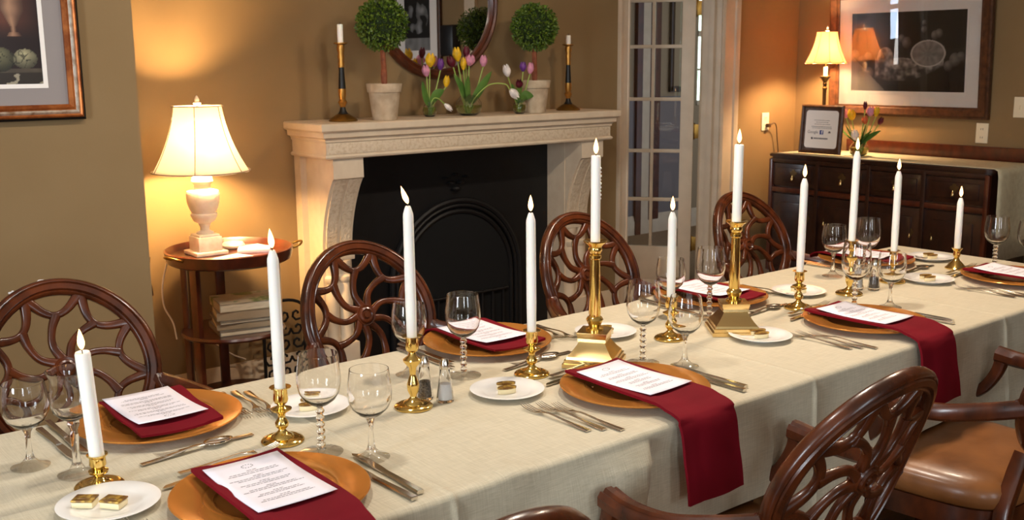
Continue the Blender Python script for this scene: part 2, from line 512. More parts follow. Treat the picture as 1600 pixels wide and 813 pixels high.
casing('trim_1', 4.292, XD0 + 0.004, True)
casing('trim_2', XD1 - 0.004, 5.35)
bm = bmesh.new()
for s0 in (0,): sweep(bm, [(4.292, YB - 0.0005, ZD + 0.05), (5.35, YB - 0.0005, ZD + 0.05)], [(a, b) for a, b in CP], normals=(0, -1, 0))
struct(finish('trim_3', bm, M['doorpaint'], angle=20))
wallbox('trim_4', [(XD0, XD0 + 0.012, YB - 0.005, YB + 0.16, 0, ZD), (XD1 - 0.012, XD1, YB - 0.005, YB + 0.16, 0, ZD), (XD1 - 0.03, XD1 - 0.012, YB + 0.04, YB + 0.075, 0, ZD), (XD0, XD1, YB - 0.005, YB + 0.16, ZD - 0.012, ZD)], M['doorpaint'])

# hallway beyond the door
YH = 6.3
wallbox('floor_hallway', [(-0.2, 8.6, YB + 0.15, YH + 0.2, -0.05, 0)], M['carpet'])
wallbox('ceiling_hallway', [(-0.2, 8.6, YB + 0.15, YH + 0.2, ZC, ZC + 0.05)], M['ceiling'])
W4 = (0.38, 1.47, 0.72, 2.3); W5 = (7.285, 8.1, 1.09, 2.35)
wallbox('wall_hallway', [(-0.2, W4[0], YH, YH + 0.1, 0, ZC), (W4[1], W5[0], YH, YH + 0.1, 0, ZC), (W5[1], 8.6, YH, YH + 0.1, 0, ZC),
                         (W4[0], W4[1], YH, YH + 0.1, 0, W4[2]), (W4[0], W4[1], YH, YH + 0.1, W4[3], ZC),
                         (W5[0], W5[1], YH, YH + 0.1, 0, W5[2]), (W5[0], W5[1], YH, YH + 0.1, W5[3], ZC),
                         (-0.3, -0.2, YB, YH + 0.1, 0, ZC), (8.6, 8.7, YB, YH + 0.1, 0, ZC)], M['hallwall'])
for i, W in ((4, W4), (5, W5)):
    window(i, 'x', W[0], W[1], YH + 0.05, W[2], W[3], 1)
    struct(bb('window_%d' % i, W[0], W[1], YH + 0.085, YH + 0.095, W[2], W[3], M['sky'] if i == 4 else M['view']))
mould('baseboard_hallway', [(0, YH - 0.013, 0), (8.5, YH - 0.013, 0)], BPR, M['trim'], 0)
# second white door casing seen deep in the hallway
struct(bb('door_2', 6.655, 6.785, YH - 0.03, YH - 0.002, 0, 2.3, M['redwood']))
struct(bb('trim_6', 6.56, 6.65, YH - 0.035, YH - 0.002, 0, 2.35, M['trim']))
struct(bb('trim_7', 6.49, 6.555, YH - 0.04, YH - 0.002, 0, 2.35, M['redwood']))
struct(bb('trim_8', -0.19, 7.15, YH - 0.012, YH - 0.001, 0.16, 1.18, M['hallpanel']))

# ------------------------------------------------------------------ french door
def french_door():
    th = math.atan2(0.79, -0.61)
    root = bpy.data.objects.new('door_1', None); COL.objects.link(root); root['kind'] = 'structure'
    root.location = (5.155, 4.475, 0.01); root.rotation_euler = (0, 0, th)
    Wd, Hd, t = 0.70, 2.08, 0.036
    st = 0.083; bot = 0.28; top = Hd - 0.10
    L = []
    def b(x0, x1, z0, z1, tt=t): L.append((((x0 + x1) / 2, 0, (z0 + z1) / 2), (x1 - x0, tt, z1 - z0)))
    b(0, st, 0, Hd); b(Wd - st, Wd, 0, Hd); b(st, Wd - st, 0, bot); b(st, Wd - st, top, Hd)
    boxes('stile_frame', L, M['doorpaint'], root, 0.003)
    L = []
    n = 3; pw = (Wd - 2 * st) / n
    for k in range(1, n): b(st + pw * k - 0.01, st + pw * k + 0.01, bot, top, 0.028)
    zr = [0.59, 0.905, 1.235, 1.565, 1.85]
    for z in zr: b(st, Wd - st, z - 0.011, z + 0.011, 0.026)
    boxes('muntin', L, M['doorpaint'], root, 0.002)
    zs = [bot] + zr + [top]
    for r in range(len(zs) - 1):
        for k in range(n):
            x0 = st + pw * k + 0.01; x1 = st + pw * (k + 1) - 0.01
            bb('pane', x0, x1, -0.0015, 0.0015, zs[r] + 0.005, zs[r + 1] - 0.005, M['pane'], root)
    for z in (0.30, 1.03, 1.80):
        boxes('hinge', [((0.012, -0.021, z), (0.035, 0.004, 0.09)), ((-0.022, -0.021, z), (0.035, 0.004, 0.09))], M['dullbrass'], root, 0.001)
        bm = bmesh.new(); lathe(bm, [(0, -0.055), (0.004, -0.05), (0.006, -0.047), (0.006, 0.047), (0.004, 0.05), (0, 0.055)], 10, (-0.004, -0.024, z)); finish('hinge', bm, M['dullbrass'], root)
french_door()

# hallway picture
hp = thing('picture_frame', 'dark framed picture on the hallway wall seen through the glazed door', 'picture', (7.05, YH - 0.02, 1.72))
boxes('frame', [((-0.12, 0, 0), (0.04, 0.03, 1.0)), ((0.12, 0, 0), (0.04, 0.03, 1.0)), ((0, 0, 0.48), (0.28, 0.03, 0.05)), ((0, 0, -0.48), (0.28, 0.03, 0.05))], M['darkwood'], hp, 0.004)
bb('picture_mat', -0.10, 0.10, -0.002, 0.008, -0.46, 0.46, M['hallwall'], hp)

# ------------------------------------------------------------------ fireplace mantel
def mantel():
    root = thing('fireplace_mantel', 'cream carved stone mantelpiece with scrolled brackets around the black fireplace', 'fireplace', (3.083, YB, 0))
    cx = 3.083
    yb = -0.003
    X0, X1 = 2.192 - cx, 3.975 - cx
    D = YB - 3.95
    # shelf: stepped moulding swept around three sides
    def shelf(name, z0, steps, m):
        bm = bmesh.new()
        prev = None
        for (off, z) in steps:
            x0, x1, y = X0 + off, X1 - off, -(D - off)
            ring = [bm.verts.new(p) for p in ((x0, yb, z), (x0, y, z), (x1, y, z), (x1, yb, z))]
            if prev:
                for i in range(3): bm.faces.new((prev[i], prev[i + 1], ring[i + 1], ring[i]))
                bm.faces.new((prev[3], prev[0], ring[0], ring[3]))
            else: bm.faces.new(ring)
            prev = ring
        bm.faces.new(prev[::-1])
        return finish(name, bm, m, root, angle=25)
    shelf('shelf', 0, [(0.006, 1.233), (0.0, 1.228), (0.0, 1.203), (0.006, 1.197), (0.016, 1.194), (0.018, 1.172), (0.03, 1.167), (0.034, 1.160)], M['stone'])
    fz = shelf('frieze', 0, [(0.034, 1.160), (0.034, 1.152), (0.040, 1.150), (0.040, 1.098), (0.034, 1.095), (0.030, 1.088), (0.034, 1.080), (0.05, 1.076)], M['stone'])
    bb('carved_relief', X0 + 0.052, X1 - 0.052, -(D - 0.040) - 0.003, -(D - 0.040) + 0.002, 1.100, 1.148, M['relief'], fz, 0.0015)
    # side legs: deep slabs with scroll bracket fronts
    for sgn, xa, xb in ((-1, 2.268, 2.42), (1, 3.738, 3.892)):
        xa -= cx; xb -= cx
        xo, xi = (xa, xb) if sgn < 0 else (xb, xa)
        # slab running back to the wall
        y1 = -0.17
        leg = bb('pilaster', xa, xb, y1 - 0.0, yb, 0, 1.076, M['stone'], root, 0.004)
        bb('pilaster_moulding', min(xo, xo + sgn * 0.03), max(xo, xo + sgn * 0.03), yb - 0.055, yb, 0, 1.076, M['stone'], leg)
        # bracket: side profile (y, z) extruded in x
        poly = [(-0.17, 1.076), (-0.300, 1.076), (-0.302, 0.99)]
        for k in range(11):
            a = k / 10
            poly.append((-0.292 + 0.112 * math.sin(a * PI / 2) ** 0.85, 0.985 - 0.33 * a))
        poly += [(-0.185, 0.645), (-0.19, 0.62), (-0.17, 0.60)]
        bm = bmesh.new()
        T = Matrix(((0, 0, 1, 0), (1, 0, 0, 0), (0, 1, 0, 0), (0, 0, 0, 1)))
        prism(bm, poly, xa, xb, T)
        br = finish('scroll_bracket', bm, M['stone'], root, angle=25)
        # raised carved bands on the scroll front
        for u0, u1 in ((0.10, 0.44), (0.56, 0.90)):
            bm = bmesh.new(); w = xb - xa
            band = [(p[0] - 0.007, p[1]) for p in poly[3:14]] + [(p[0] + 0.004, p[1]) for p in reversed(poly[3:14])]
            prism(bm, band, xa + w * u0, xa + w * u1, T)
            finish('carved_band', bm, M['relief'], br, angle=25)
        # lower pilaster: twin turned colonettes
        bb('capital', xa - 0.004, xb + 0.004, -0.195, -0.165, 0.605, 0.64, M['stone'], root, 0.006)
        for u in (0.27, 0.73):
            bm = bmesh.new(); x = xa + (xb - xa) * u
            pr_ = [(0, 0.22), (0.034, 0.22), (0.034, 0.24), (0.028, 0.25), (0.031, 0.30), (0.034, 0.38), (0.030, 0.46), (0.024, 0.50), (0.034, 0.515), (0.034, 0.53), (0.025, 0.54), (0.025, 0.56), (0.035, 0.58), (0.035, 0.605), (0, 0.605)]
            lathe(bm, pr_, 18, (x, -0.165, 0)); finish('colonette', bm, M['stone'], root)
        bb('plinth', xa - 0.006, xb + 0.006, -0.21, -0.12, 0, 0.22, M['stone'], root, 0.006)
    # black slate surround and arched iron insert
    yi = -0.025
    bm = bmesh.new(); box(bm, (0, yi / 2, 0.54), (xa_in * 2 if False else 1.32, 0.04, 1.07)); finish('black_surround', bm, M['black'], root)
    bb('corner_bead', 0.652, 0.656, -0.17, yi, 0, 1.07, M['stone'], root)
    ac = (0.03, 0.40)
    for r, rr, d in ((0.40, 0.016, -0.05), (0.375, 0.010, -0.056), (0.345, 0.014, -0.05)):
        pts = [(ac[0] - r, d, 0.05)] + [(ac[0] - r * math.cos(a * PI / 28), d, ac[1] + r * math.sin(a * PI / 28)) for a in range(29)] + [(ac[0] + r, d, 0.05)]
        bm = bmesh.new(); sweep(bm, pts, circ(rr, 8), normals=(0, 1, 0)); finish('iron_arch', bm, M['black'], root)
    poly = [(ac[0] - 0.33, 0.02)] + [(ac[0] - 0.33 * math.cos(a * PI / 24), ac[1] + 0.33 * math.sin(a * PI / 24)) for a in range(25)] + [(ac[0] + 0.33, 0.02)]
    bm = bmesh.new(); T2 = Matrix(((1, 0, 0, 0), (0, 0, 1, 0), (0, 1, 0, 0), (0, 0, 0, 1))); prism(bm, poly, -0.052, -0.046, T2); fb = finish('firebox', bm, M['soot'], root)
    bm = bmesh.new()
    for k in range(9):
        x = ac[0] - 0.28 + k * 0.07; sweep(bm, [(x, -0.07, 0.05), (x, -0.07, 0.32)], circ(0.006, 6), normals=(0, 1, 0))
    for z in (0.06, 0.31): sweep(bm, [(ac[0] - 0.31, -0.07, z), (ac[0] + 0.31, -0.07, z)], circ(0.008, 6))
    finish('fire_grate', bm, M['black'], root)
    # keystone ornament
    bm = bmesh.new()
    for (x, z, r) in ((0.03, 0.86, 0.03), (0.0, 0.89, 0.022), (0.06, 0.89, 0.022), (0.03, 0.93, 0.018), (-0.03, 0.915, 0.015), (0.09, 0.915, 0.015)):
        lathe(bm, [(0, -r * 0.5), (r * 0.8, -r * 0.3), (r, 0), (r * 0.8, r * 0.3), (0, r * 0.5)], 12, (x, yi - 0.015, z))
    finish('iron_ornament', bm, M['black'], root)
xa_in = 0
mantel()

# ------------------------------------------------------------------ printed pictures
def print_mesh(name, w, h, nu, nv, fn, m, parent, mx):
    bm = bmesh.new(); vs = []
    for j in range(nv + 1):
        vs.append([bm.verts.new(mx @ Vector(((i / nu - 0.5) * w, (j / nv - 0.5) * h, 0))) for i in range(nu + 1)])
    for j in range(nv):
        for i in range(nu): bm.faces.new((vs[j][i], vs[j][i + 1], vs[j + 1][i + 1], vs[j + 1][i]))
    me = bpy.data.meshes.new(name); bm.to_mesh(me); bm.free(); me.materials.append(m)
    a = me.color_attributes.new('print', 'FLOAT_COLOR', 'POINT')
    k = 0
    for j in range(nv + 1):
        for i in range(nu + 1):
            c = fn((i / nu - 0.5) * w, (j / nv - 0.5) * h); a.data[k].color = (*lin(c), 1); k += 1
    o = bpy.data.objects.new(name, me); COL.objects.link(o); o.parent = parent
    return o


def mixc(a, b, t):
    t = max(0, min(1, t)); return tuple(x + (y - x) * t for x, y in zip(a, b))


def ell(x, y, cx, cy, rx_, ry_): return math.hypot((x - cx) / rx_, (y - cy) / ry_)


def frame_ring(name, w, h, fw_, prof, m, parent, mx):
    """mitred frame around w x h opening; prof list (t 0..1 outward, height)"""
    bm = bmesh.new(); rings = []
    for t, z in prof:
        a = w / 2 + fw_ * t; b = h / 2 + fw_ * t
        rings.append([bm.verts.new(mx @ Vector(p)) for p in ((-a, -b, z), (a, -b, z), (a, b, z), (-a, b, z))])
    for A, B in zip(rings, rings[1:] + rings[:1]):
        for i in range(4): bm.faces.new((A[i], A[(i + 1) % 4], B[(i + 1) % 4], B[i]))
    return finish(name, bm, m, parent, angle=25)


def flat(name, w, h, z, t, m, parent, mx, cx=0, cy=0):
    bm = bmesh.new(); box(bm, (cx, cy, z), (w, h, t)); 
    for v in bm.verts: v.co = mx @ v.co
    return finish(name, bm, m, parent)


MXF = Matrix(((1, 0, 0, 0), (0, 0, -1, 0), (0, 1, 0, 0), (0, 0, 0, 1)))        # faces -Y
MXR = Matrix(((0, 0, -1, 0), (-1, 0, 0, 0), (0, 1, 0, 0), (0, 0, 0, 1)))       # faces -X, local x -> -Y

# left still life on the near wall
iw, ih = 0.74, 0.56
icx, icz = 0.938 - iw / 2, 1.433 + ih / 2
pic = thing('framed_picture', 'still life with vase and gourds in copper and silver frame at the top left', 'picture', (icx, YL - 0.002, icz))
def art_left(x, y):
    X = x + icx; Z = y + icz
    n = noise.noise(Vector((X * 9, Z * 9, 1))) * 0.5 + 0.5
    m = noise.noise(Vector((X * 45, Z * 45, 2))) * 0.5 + 0.5
    c = mixc((24, 13, 12), (44, 26, 22), n)
    if Z > 1.565: c = mixc(c, (112, 62, 44), min(1, (Z - 1.565) / 0.05) * 0.8 * max(0, 1 - abs(X - 0.84) / 0.13))
    if Z < 1.478: c = mixc((58, 49, 40), (92, 82, 68), m)
    if Z < 1.466: c = mixc((34, 28, 23), (58, 48, 38), n)
    for gx, gz, gr, col in ((0.822, 1.505, 0.042, (118, 114, 84)), (0.893, 1.507, 0.034, (176, 168, 132)), (0.70, 1.51, 0.05, (150, 120, 70)), (0.5, 1.52, 0.06, (130, 60, 40))):
        e = ell(X, Z, gx, gz, gr, gr * 0.86)
        if e < 1:
            sh = 1.05 - 0.85 * ell(X, Z, gx - gr * 0.15, gz + gr * 0.35, gr * 1.7, gr * 1.5)
            c = tuple(v * max(0.18, sh) * (0.85 + 0.3 * m) for v in col)
            if abs(noise.noise(Vector((X * 34, Z * 34, 4)))) < 0.035: c = tuple(v * 0.5 for v in c)
    if 1.572 < Z < 1.90:
        t = (Z - 1.572); r = 0.022 - t * 0.7 if t < 0.014 else (0.007 if t < 0.03 else 0.009 + (t - 0.03) * 0.5)
        if t > 0.075: r = 0.0315
        u = (X - 0.868) / r
        if abs(u) < 1: c = mixc((70, 46, 36), (168, 128, 100), (1 - abs(u + 0.25) / 1.25) * (0.75 + 0.5 * m))
    if Z > 1.62:
        for fx, fz in ((0.815, 1.655), (0.79, 1.72), (0.84, 1.78), (0.72, 1.70), (0.66, 1.8)):
            e = ell(X, Z, fx, fz, 0.017, 0.015)
            if e < 1: c = mixc((214, 120, 128), (120, 52, 54), e * e)
    if Z < 1.474 and noise.noise(Vector((X * 26, Z * 70, 9))) > 0.42: c = (150, 142, 122)
    return c
print_mesh('print', iw, ih, 260, 190, art_left, M['print'], pic, Matrix.Translation((0, -0.010, 0)) @ MXF)
frame_ring('white_fillet', iw, ih, 0.013, [(0, 0.008), (0, 0.013), (1, 0.013), (1, 0.008)], M['whitemat'], pic, MXF)
frame_ring('grey_mat', iw + 0.026, ih + 0.026, 0.055, [(0, 0.006), (0, 0.011), (1, 0.011), (1, 0.006)], M['graymat'], pic, MXF)
fx, fy = iw + 0.136, ih + 0.126
frame_ring('frame', fx, fy, 0.017, [(0, 0), (0, 0.02), (0.6, 0.03), (1, 0.026), (1, 0)], M['coppery'], pic, MXF)
frame_ring('frame', fx + 0.034, fy + 0.034, 0.012, [(0, 0), (0, 0.026), (0.5, 0.032), (1, 0.026), (1, 0)], M['silvery'], pic, MXF)
frame_ring('frame', fx + 0.058, fy + 0.058, 0.010, [(0, 0), (0, 0.026), (0.5, 0.03), (1, 0.026), (1, 0)], M['coppery'], pic, MXF)
frame_ring('frame', fx + 0.078, fy + 0.078, 0.008, [(0, 0), (0, 0.024), (1, 0.018), (1, 0)], M['blackedge'], pic, MXF)

# right monochrome still life
pw, ph = 0.75, 0.475
pcy, pcz = 3.485, 1.53
pic2 = thing('framed_picture', 'large black and white still life of a cut melon in a carved brown frame', 'picture', (XR - 0.034, pcy, pcz))
pic2.rotation_euler = (0, math.radians(-3.3), 0)
def art_right(x, y):
    def N(f, k): return noise.noise(Vector((x * f, y * f, k)))
    n = N(9, 3) * 0.5 + 0.5; n2 = N(34, 8) * 0.5 + 0.5
    ridge = min(1, max(0, 0.55 + 0.9 * N(22, 5) + 0.5 * N(48, 6)))
    g = 26 + 14 * n
    if y < 0.02 and x > 0.0: g = 34 + 10 * n
    if y < -0.02 - (x + 0.375) * 0.9 and x < -0.1: g = max(g, 122 - 150 * (x + 0.375) + 14 * n)
    # crumpled cloth and leaves, piled along a curve
    cy_ = -0.15 + 0.55 * max(0, x - 0.02) ** 1.2 + 0.25 * max(0, -x - 0.12)
    e = abs(y - cy_ - 0.035) / 0.062
    if -0.21 < x < 0.24 and e < 1: g = max(g, 44 + (150 * ridge ** 1.2 * (0.55 + 0.5 * n2)) * (1 - e ** 3) ** 0.5)
    e = ell(x, y, -0.14, -0.035, 0.055, 0.065)
    if e < 1: g = max(g, 60 + 110 * ridge)
    e = ell(x, y, -0.035, -0.07, 0.11, 0.035)
    if e < 1: g = max(g, 70 + 110 * ridge)
    for cx_, cy2, r in ((0.0, 0.055, 0.030), (-0.035, 0.08, 0.022), (-0.30, -0.055, 0.030), (-0.35, -0.02, 0.032), (-0.26, -0.03, 0.028), (0.18, 0.095, 0.024), (0.205, 0.105, 0.024), (0.31, -0.05, 0.036), (0.345, -0.03, 0.024), (0.27, -0.085, 0.028), (-0.25, -0.125, 0.030), (0.11, 0.13, 0.018), (0.11, 0.17, 0.014)):
        e = ell(x, y, cx_, cy2, r, r * 1.15)
        if e < 1: g = max(g, 48 + 90 * (1 - ell(x, y, cx_ - r * 0.3, cy2 + r * 0.3, r * 1.7, r * 1.7)) * (0.7 + 0.5 * n2))
    e = ell(x, y, 0.14, -0.012, 0.112, 0.080)
    if e < 1:
        g = 182 if e > 0.90 else 104 + 46 * n2 + 7 * math.sin(9 * math.atan2(y + 0.012, x - 0.14)) * (e > 0.25)
        if e < 0.2: g = 120
    return (g, g * 0.96, g * 0.92)
print_mesh('print', pw, ph, 260, 165, art_right, M['print'], pic2, Matrix.Translation((-0.012, 0, 0)) @ MXR)
frame_ring('plate_mark', pw, ph, 0.014, [(0, 0.008), (0, 0.0135), (0.8, 0.0135), (0.8, 0.015), (1, 0.015), (1, 0.008)], M['whitemat'], pic2, MXR)
frame_ring('white_mat', pw + 0.028, ph + 0.028, 0.073, [(0, 0.006), (0, 0.0125), (1, 0.0125), (1, 0.006)], M['whitemat'], pic2, MXR)
frame_ring('frame', pw + 0.174, ph + 0.174, 0.066, [(0, 0), (0, 0.022), (0.15, 0.022), (0.25, 0.034), (0.75, 0.04), (0.85, 0.03), (1, 0.028), (1, 0)], M['framewood'], pic2, MXR)
flat('glazing', pw + 0.174, ph + 0.174, 0.018, 0.0015, M['pane'], pic2, MXR)

# picture on the right wall that shows in the mirror
pic3 = thing('framed_picture', 'black and white botanical print with wide white mat reflected in the round mirror', 'picture', (XR - 0.002, -0.19, 1.86))
def art_m(x, y):
    n2 = noise.noise(Vector((x * 12, y * 12, 8))) * 0.5 + 0.5
    g = 30
    if ell(x, y, 0.0, 0.06, 0.19, 0.16) < 1 and n2 > 0.45: g = 90 + 220 * (n2 - 0.45)
    if y < -0.14: g = 100 + 60 * n2
    return (g, g, g)
print_mesh('print', 0.44, 0.52, 70, 80, art_m, M['print'], pic3, Matrix.Translation((-0.012, 0, 0)) @ MXR)
frame_ring('white_mat', 0.44, 0.52, 0.13, [(0, 0.006), (0, 0.0125), (1, 0.0125), (1, 0.006)], M['whitemat'], pic3, MXR)
frame_ring('frame', 0.70, 0.78, 0.06, [(0, 0), (0, 0.022), (0.3, 0.034), (0.8, 0.036), (1, 0.028), (1, 0)], M['framewood'], pic3, MXR)
sp = bmesh.new(); box(sp, (0, 0, 0), (0.10, 0.21, 0.29), 0.025)
tag(finish('wall_speaker', sp, M['speaker'], loc=(XR - 0.052, 0.41, 1.685)), 'black rounded box mounted on the wall, seen only in the round mirror', 'speaker')
struct(bb('trim_5', XR - 0.03, XR - 0.001, 0.61, 0.77, 0.0, 2.3, M['trim']))

# ------------------------------------------------------------------ mirror above mantel
mir = thing('round_mirror', 'round mirror in a dark brown moulded frame hanging above the mantel', 'mirror', (3.04, YB - 0.002, 1.776))
bm = bmesh.new()
lathe(bm, [(0.322, 0), (0.322, 0.024), (0.330, 0.034), (0.342, 0.030), (0.352, 0.036), (0.364, 0.030), (0.372, 0.016), (0.372, 0)], 72, mx=MXF, closed=True)
finish('frame', bm, M['redwood'], mir)
bm = bmesh.new(); lathe(bm, [(0, 0.004), (0, 0.012)] if False else [(0, 0.004), (0.323, 0.004), (0.323, 0.012), (0, 0.012)], 72, mx=MXF); finish('mirror_glass', bm, M['mirror'], mir)

# ------------------------------------------------------------------ table and cloth
TZ = 0.76
TX0, TX1, TY0, TY1 = 0.10, 3.775, 1.372, 2.215
tb = thing('dining_table', 'long dining table hidden under the pale sage linen cloth', 'table', (1.9, 1.79, 0))
bb('table_top', TX0 - 1.9 + 0.02, TX1 - 1.9 - 0.02, TY0 - 1.79 + 0.02, TY1 - 1.79 - 0.02, TZ - 0.035, TZ - 0.006, M['darkwood'], tb)
for lx in (0.2 - 1.9, 2.06 - 1.9, 3.70 - 1.9):
    for ly in (-0.19, 0.19):
        bb('leg', lx - 0.025, lx + 0.025, ly - 0.025, ly + 0.025, 0, TZ - 0.035, M['darkwood'], tb, 0.004)


def cloth():
    bm = bmesh.new()
    R = 0.014; drop = 0.52
    xs = []
    x = TX0
    creX = (0.98, 2.03, 2.95)
    while x < TX1:
        xs.append(x); near = min(abs(x - c) for c in creX + (1.47,)); x += 0.004 if near < 0.02 else 0.013
    xs.append(TX1)
    # profile along y: (y, z, kind, depth, outward)
    prof = []
    nd = 30
    for k in range(nd): d = drop * (1 - k / nd); prof.append((TY0, TZ - R - d, -1, d))
    for k in range(5):
        a = k / 4 * PI / 2; prof.append((TY0 + R - R * math.cos(a), TZ - R + R * math.sin(a), 0, 0))
    y = TY0 + R + 0.006
    while y < TY1 - R - 0.004:
        prof.append((y, TZ, 2, 0)); y += 0.004 if abs(y - 1.775) < 0.012 else 0.014
    for k in range(5):
        a = k / 4 * PI / 2; prof.append((TY1 - R + R * math.sin(a), TZ - R + R * math.cos(a), 0, 0))
    for k in range(1, 15): d = drop * k / 14; prof.append((TY1, TZ - R - d, 1, d))

    def gauss(v, s): return math.exp(-(v / s) ** 2)
    def reach(x, kind):
        """how far the cloth hangs: it comes to rest on the chair seats pushed under it"""
        cs = (0.72, 1.612, 2.545) if kind < 0 else (0.714, 1.563, 2.452, 3.34)
        m_ = min(abs(x - c) for c in cs)
        t_ = min(1, max(0, (m_ - 0.285) / 0.07)); t_ = t_ * t_ * (3 - 2 * t_)
        return 0.226 + (drop - 0.226) * t_
    rows = []
    for (y, z, kind, d0) in prof:
        row = []
        for x in xs:
            X, Y, Z = x, y, z
            d = d0
            if kind in (-1, 1): d = d0 * reach(x, kind) / drop; Z = TZ - R - d
            # ironed creases
            for i, c in enumerate(creX):
                cc = c + (0.02 * (1.8 - y) if i == 0 else 0)
                if kind == 2: Z += 0.0022 * gauss(x - cc, 0.005) * (1 if i != 2 else 0.7)
                elif kind == -1: Y -= 0.007 * gauss(x - cc - d * 0.02, 0.0055)
                elif kind == 0: Z += 0.0015 * gauss(x - cc, 0.006); Y -= 0.002 * gauss(x - cc, 0.006)
            if kind == 2:
                Z += 0.0018 * gauss(y - 1.775, 0.005) * (1 if x < 1.3 else 0.5)
                Z += 0.0008 * noise.noise(Vector((x * 6, y * 6, 0)))
            if kind in (-1, 1):
                t = d / drop
                f = 0.030 * t * math.sin(x * 6.1 + 0.7 + 1.3 * math.sin(x * 2.3)) + 0.010 * t * math.sin(x * 17 + 2 * math.sin(x * 5)) + 0.006 * t * noise.noise(Vector((x * 9, d * 6, 2)))
                f += 0.02 * t
                # big pinch fold behind the hanging napkin
                xc = 1.475 - d * 0.24
                sg_ = 1 / (1 + math.exp(max(-40, min(40, (x - xc) / 0.004))))
                if kind < 0: f += min(1, d * 22) * (0.026 * sg_ * gauss(x - xc, 0.20) - 0.016 * (1 - sg_) * gauss(x - xc, 0.12))
                f += 0.010 * t
                Y += kind * f
            # ruck at the front edge
            g = gauss(x - 1.13, 0.05)
            if kind == 0 and y < 1.6: Z += 0.006 * g; Y -= 0.004 * g
            if kind == 2 and y < 1.45: Z += 0.007 * g * gauss(y - 1.39, 0.03)
            if kind == -1 and d < 0.1: Y -= 0.008 * g * (1 - d / 0.1)
            row.append(bm.verts.new((X, Y, Z)))
        rows.append(row)
    for a, b in zip(rows, rows[1:]):
        for i in range(len(xs) - 1): bm.faces.new((a[i], a[i + 1], b[i + 1], b[i]))
    # far and near end drops
    for ex, sg in ((TX1, 1), (TX0, -1)):
        ed = [r[-1] if sg > 0 else r[0] for r, p in zip(rows, prof) if p[2] in (0, 2)]
        prev = ed
        for k in range(1, 14):
            d = drop * k / 13
            cur = []
            for i, v in enumerate(ed):
                t = d / drop
                cur.append(bm.verts.new((ex + sg * (0.006 + 0.02 * t + 0.012 * t * math.sin(v.co.y * 19)), v.co.y, TZ - R - d + min(0, v.co.z - TZ))))
            for i in range(len(ed) - 1): bm.faces.new((prev[i], prev[i + 1], cur[i + 1], cur[i]))
            prev = cur
    return finish('tablecloth', bm, M['linen'], angle=80)


tag(cloth(), 'pale sage linen cloth draped over the long dining table', 'tablecloth')
T = TZ + 0.0012

# ------------------------------------------------------------------ chairs
HUBY, HUBZ, REC = -0.30, 0.755, math.radians(20)


def BK(u, v, w=0.0):
    """chair-back surface: u across, v up the back, w out of its rear face"""
    y = HUBY - v * math.sin(REC) + 0.052 * (u / 0.24) ** 2 - w * math.cos(REC)
    z = HUBZ + v * math.cos(REC) - w * math.sin(REC)
    return Vector((u, y, z))


def bknorm(u, v):
    a = BK(u + 0.001, v) - BK(u - 0.001, v); b = BK(u, v + 0.001) - BK(u, v - 0.001)
    return b.cross(a).normalized()


def back_sweep(bm, uv, prof, closed=False, scales=None):
    sweep(bm, [BK(u, v) for u, v in uv], prof, normals=[bknorm(u, v) for u, v in uv], closed=closed, scales=scales)


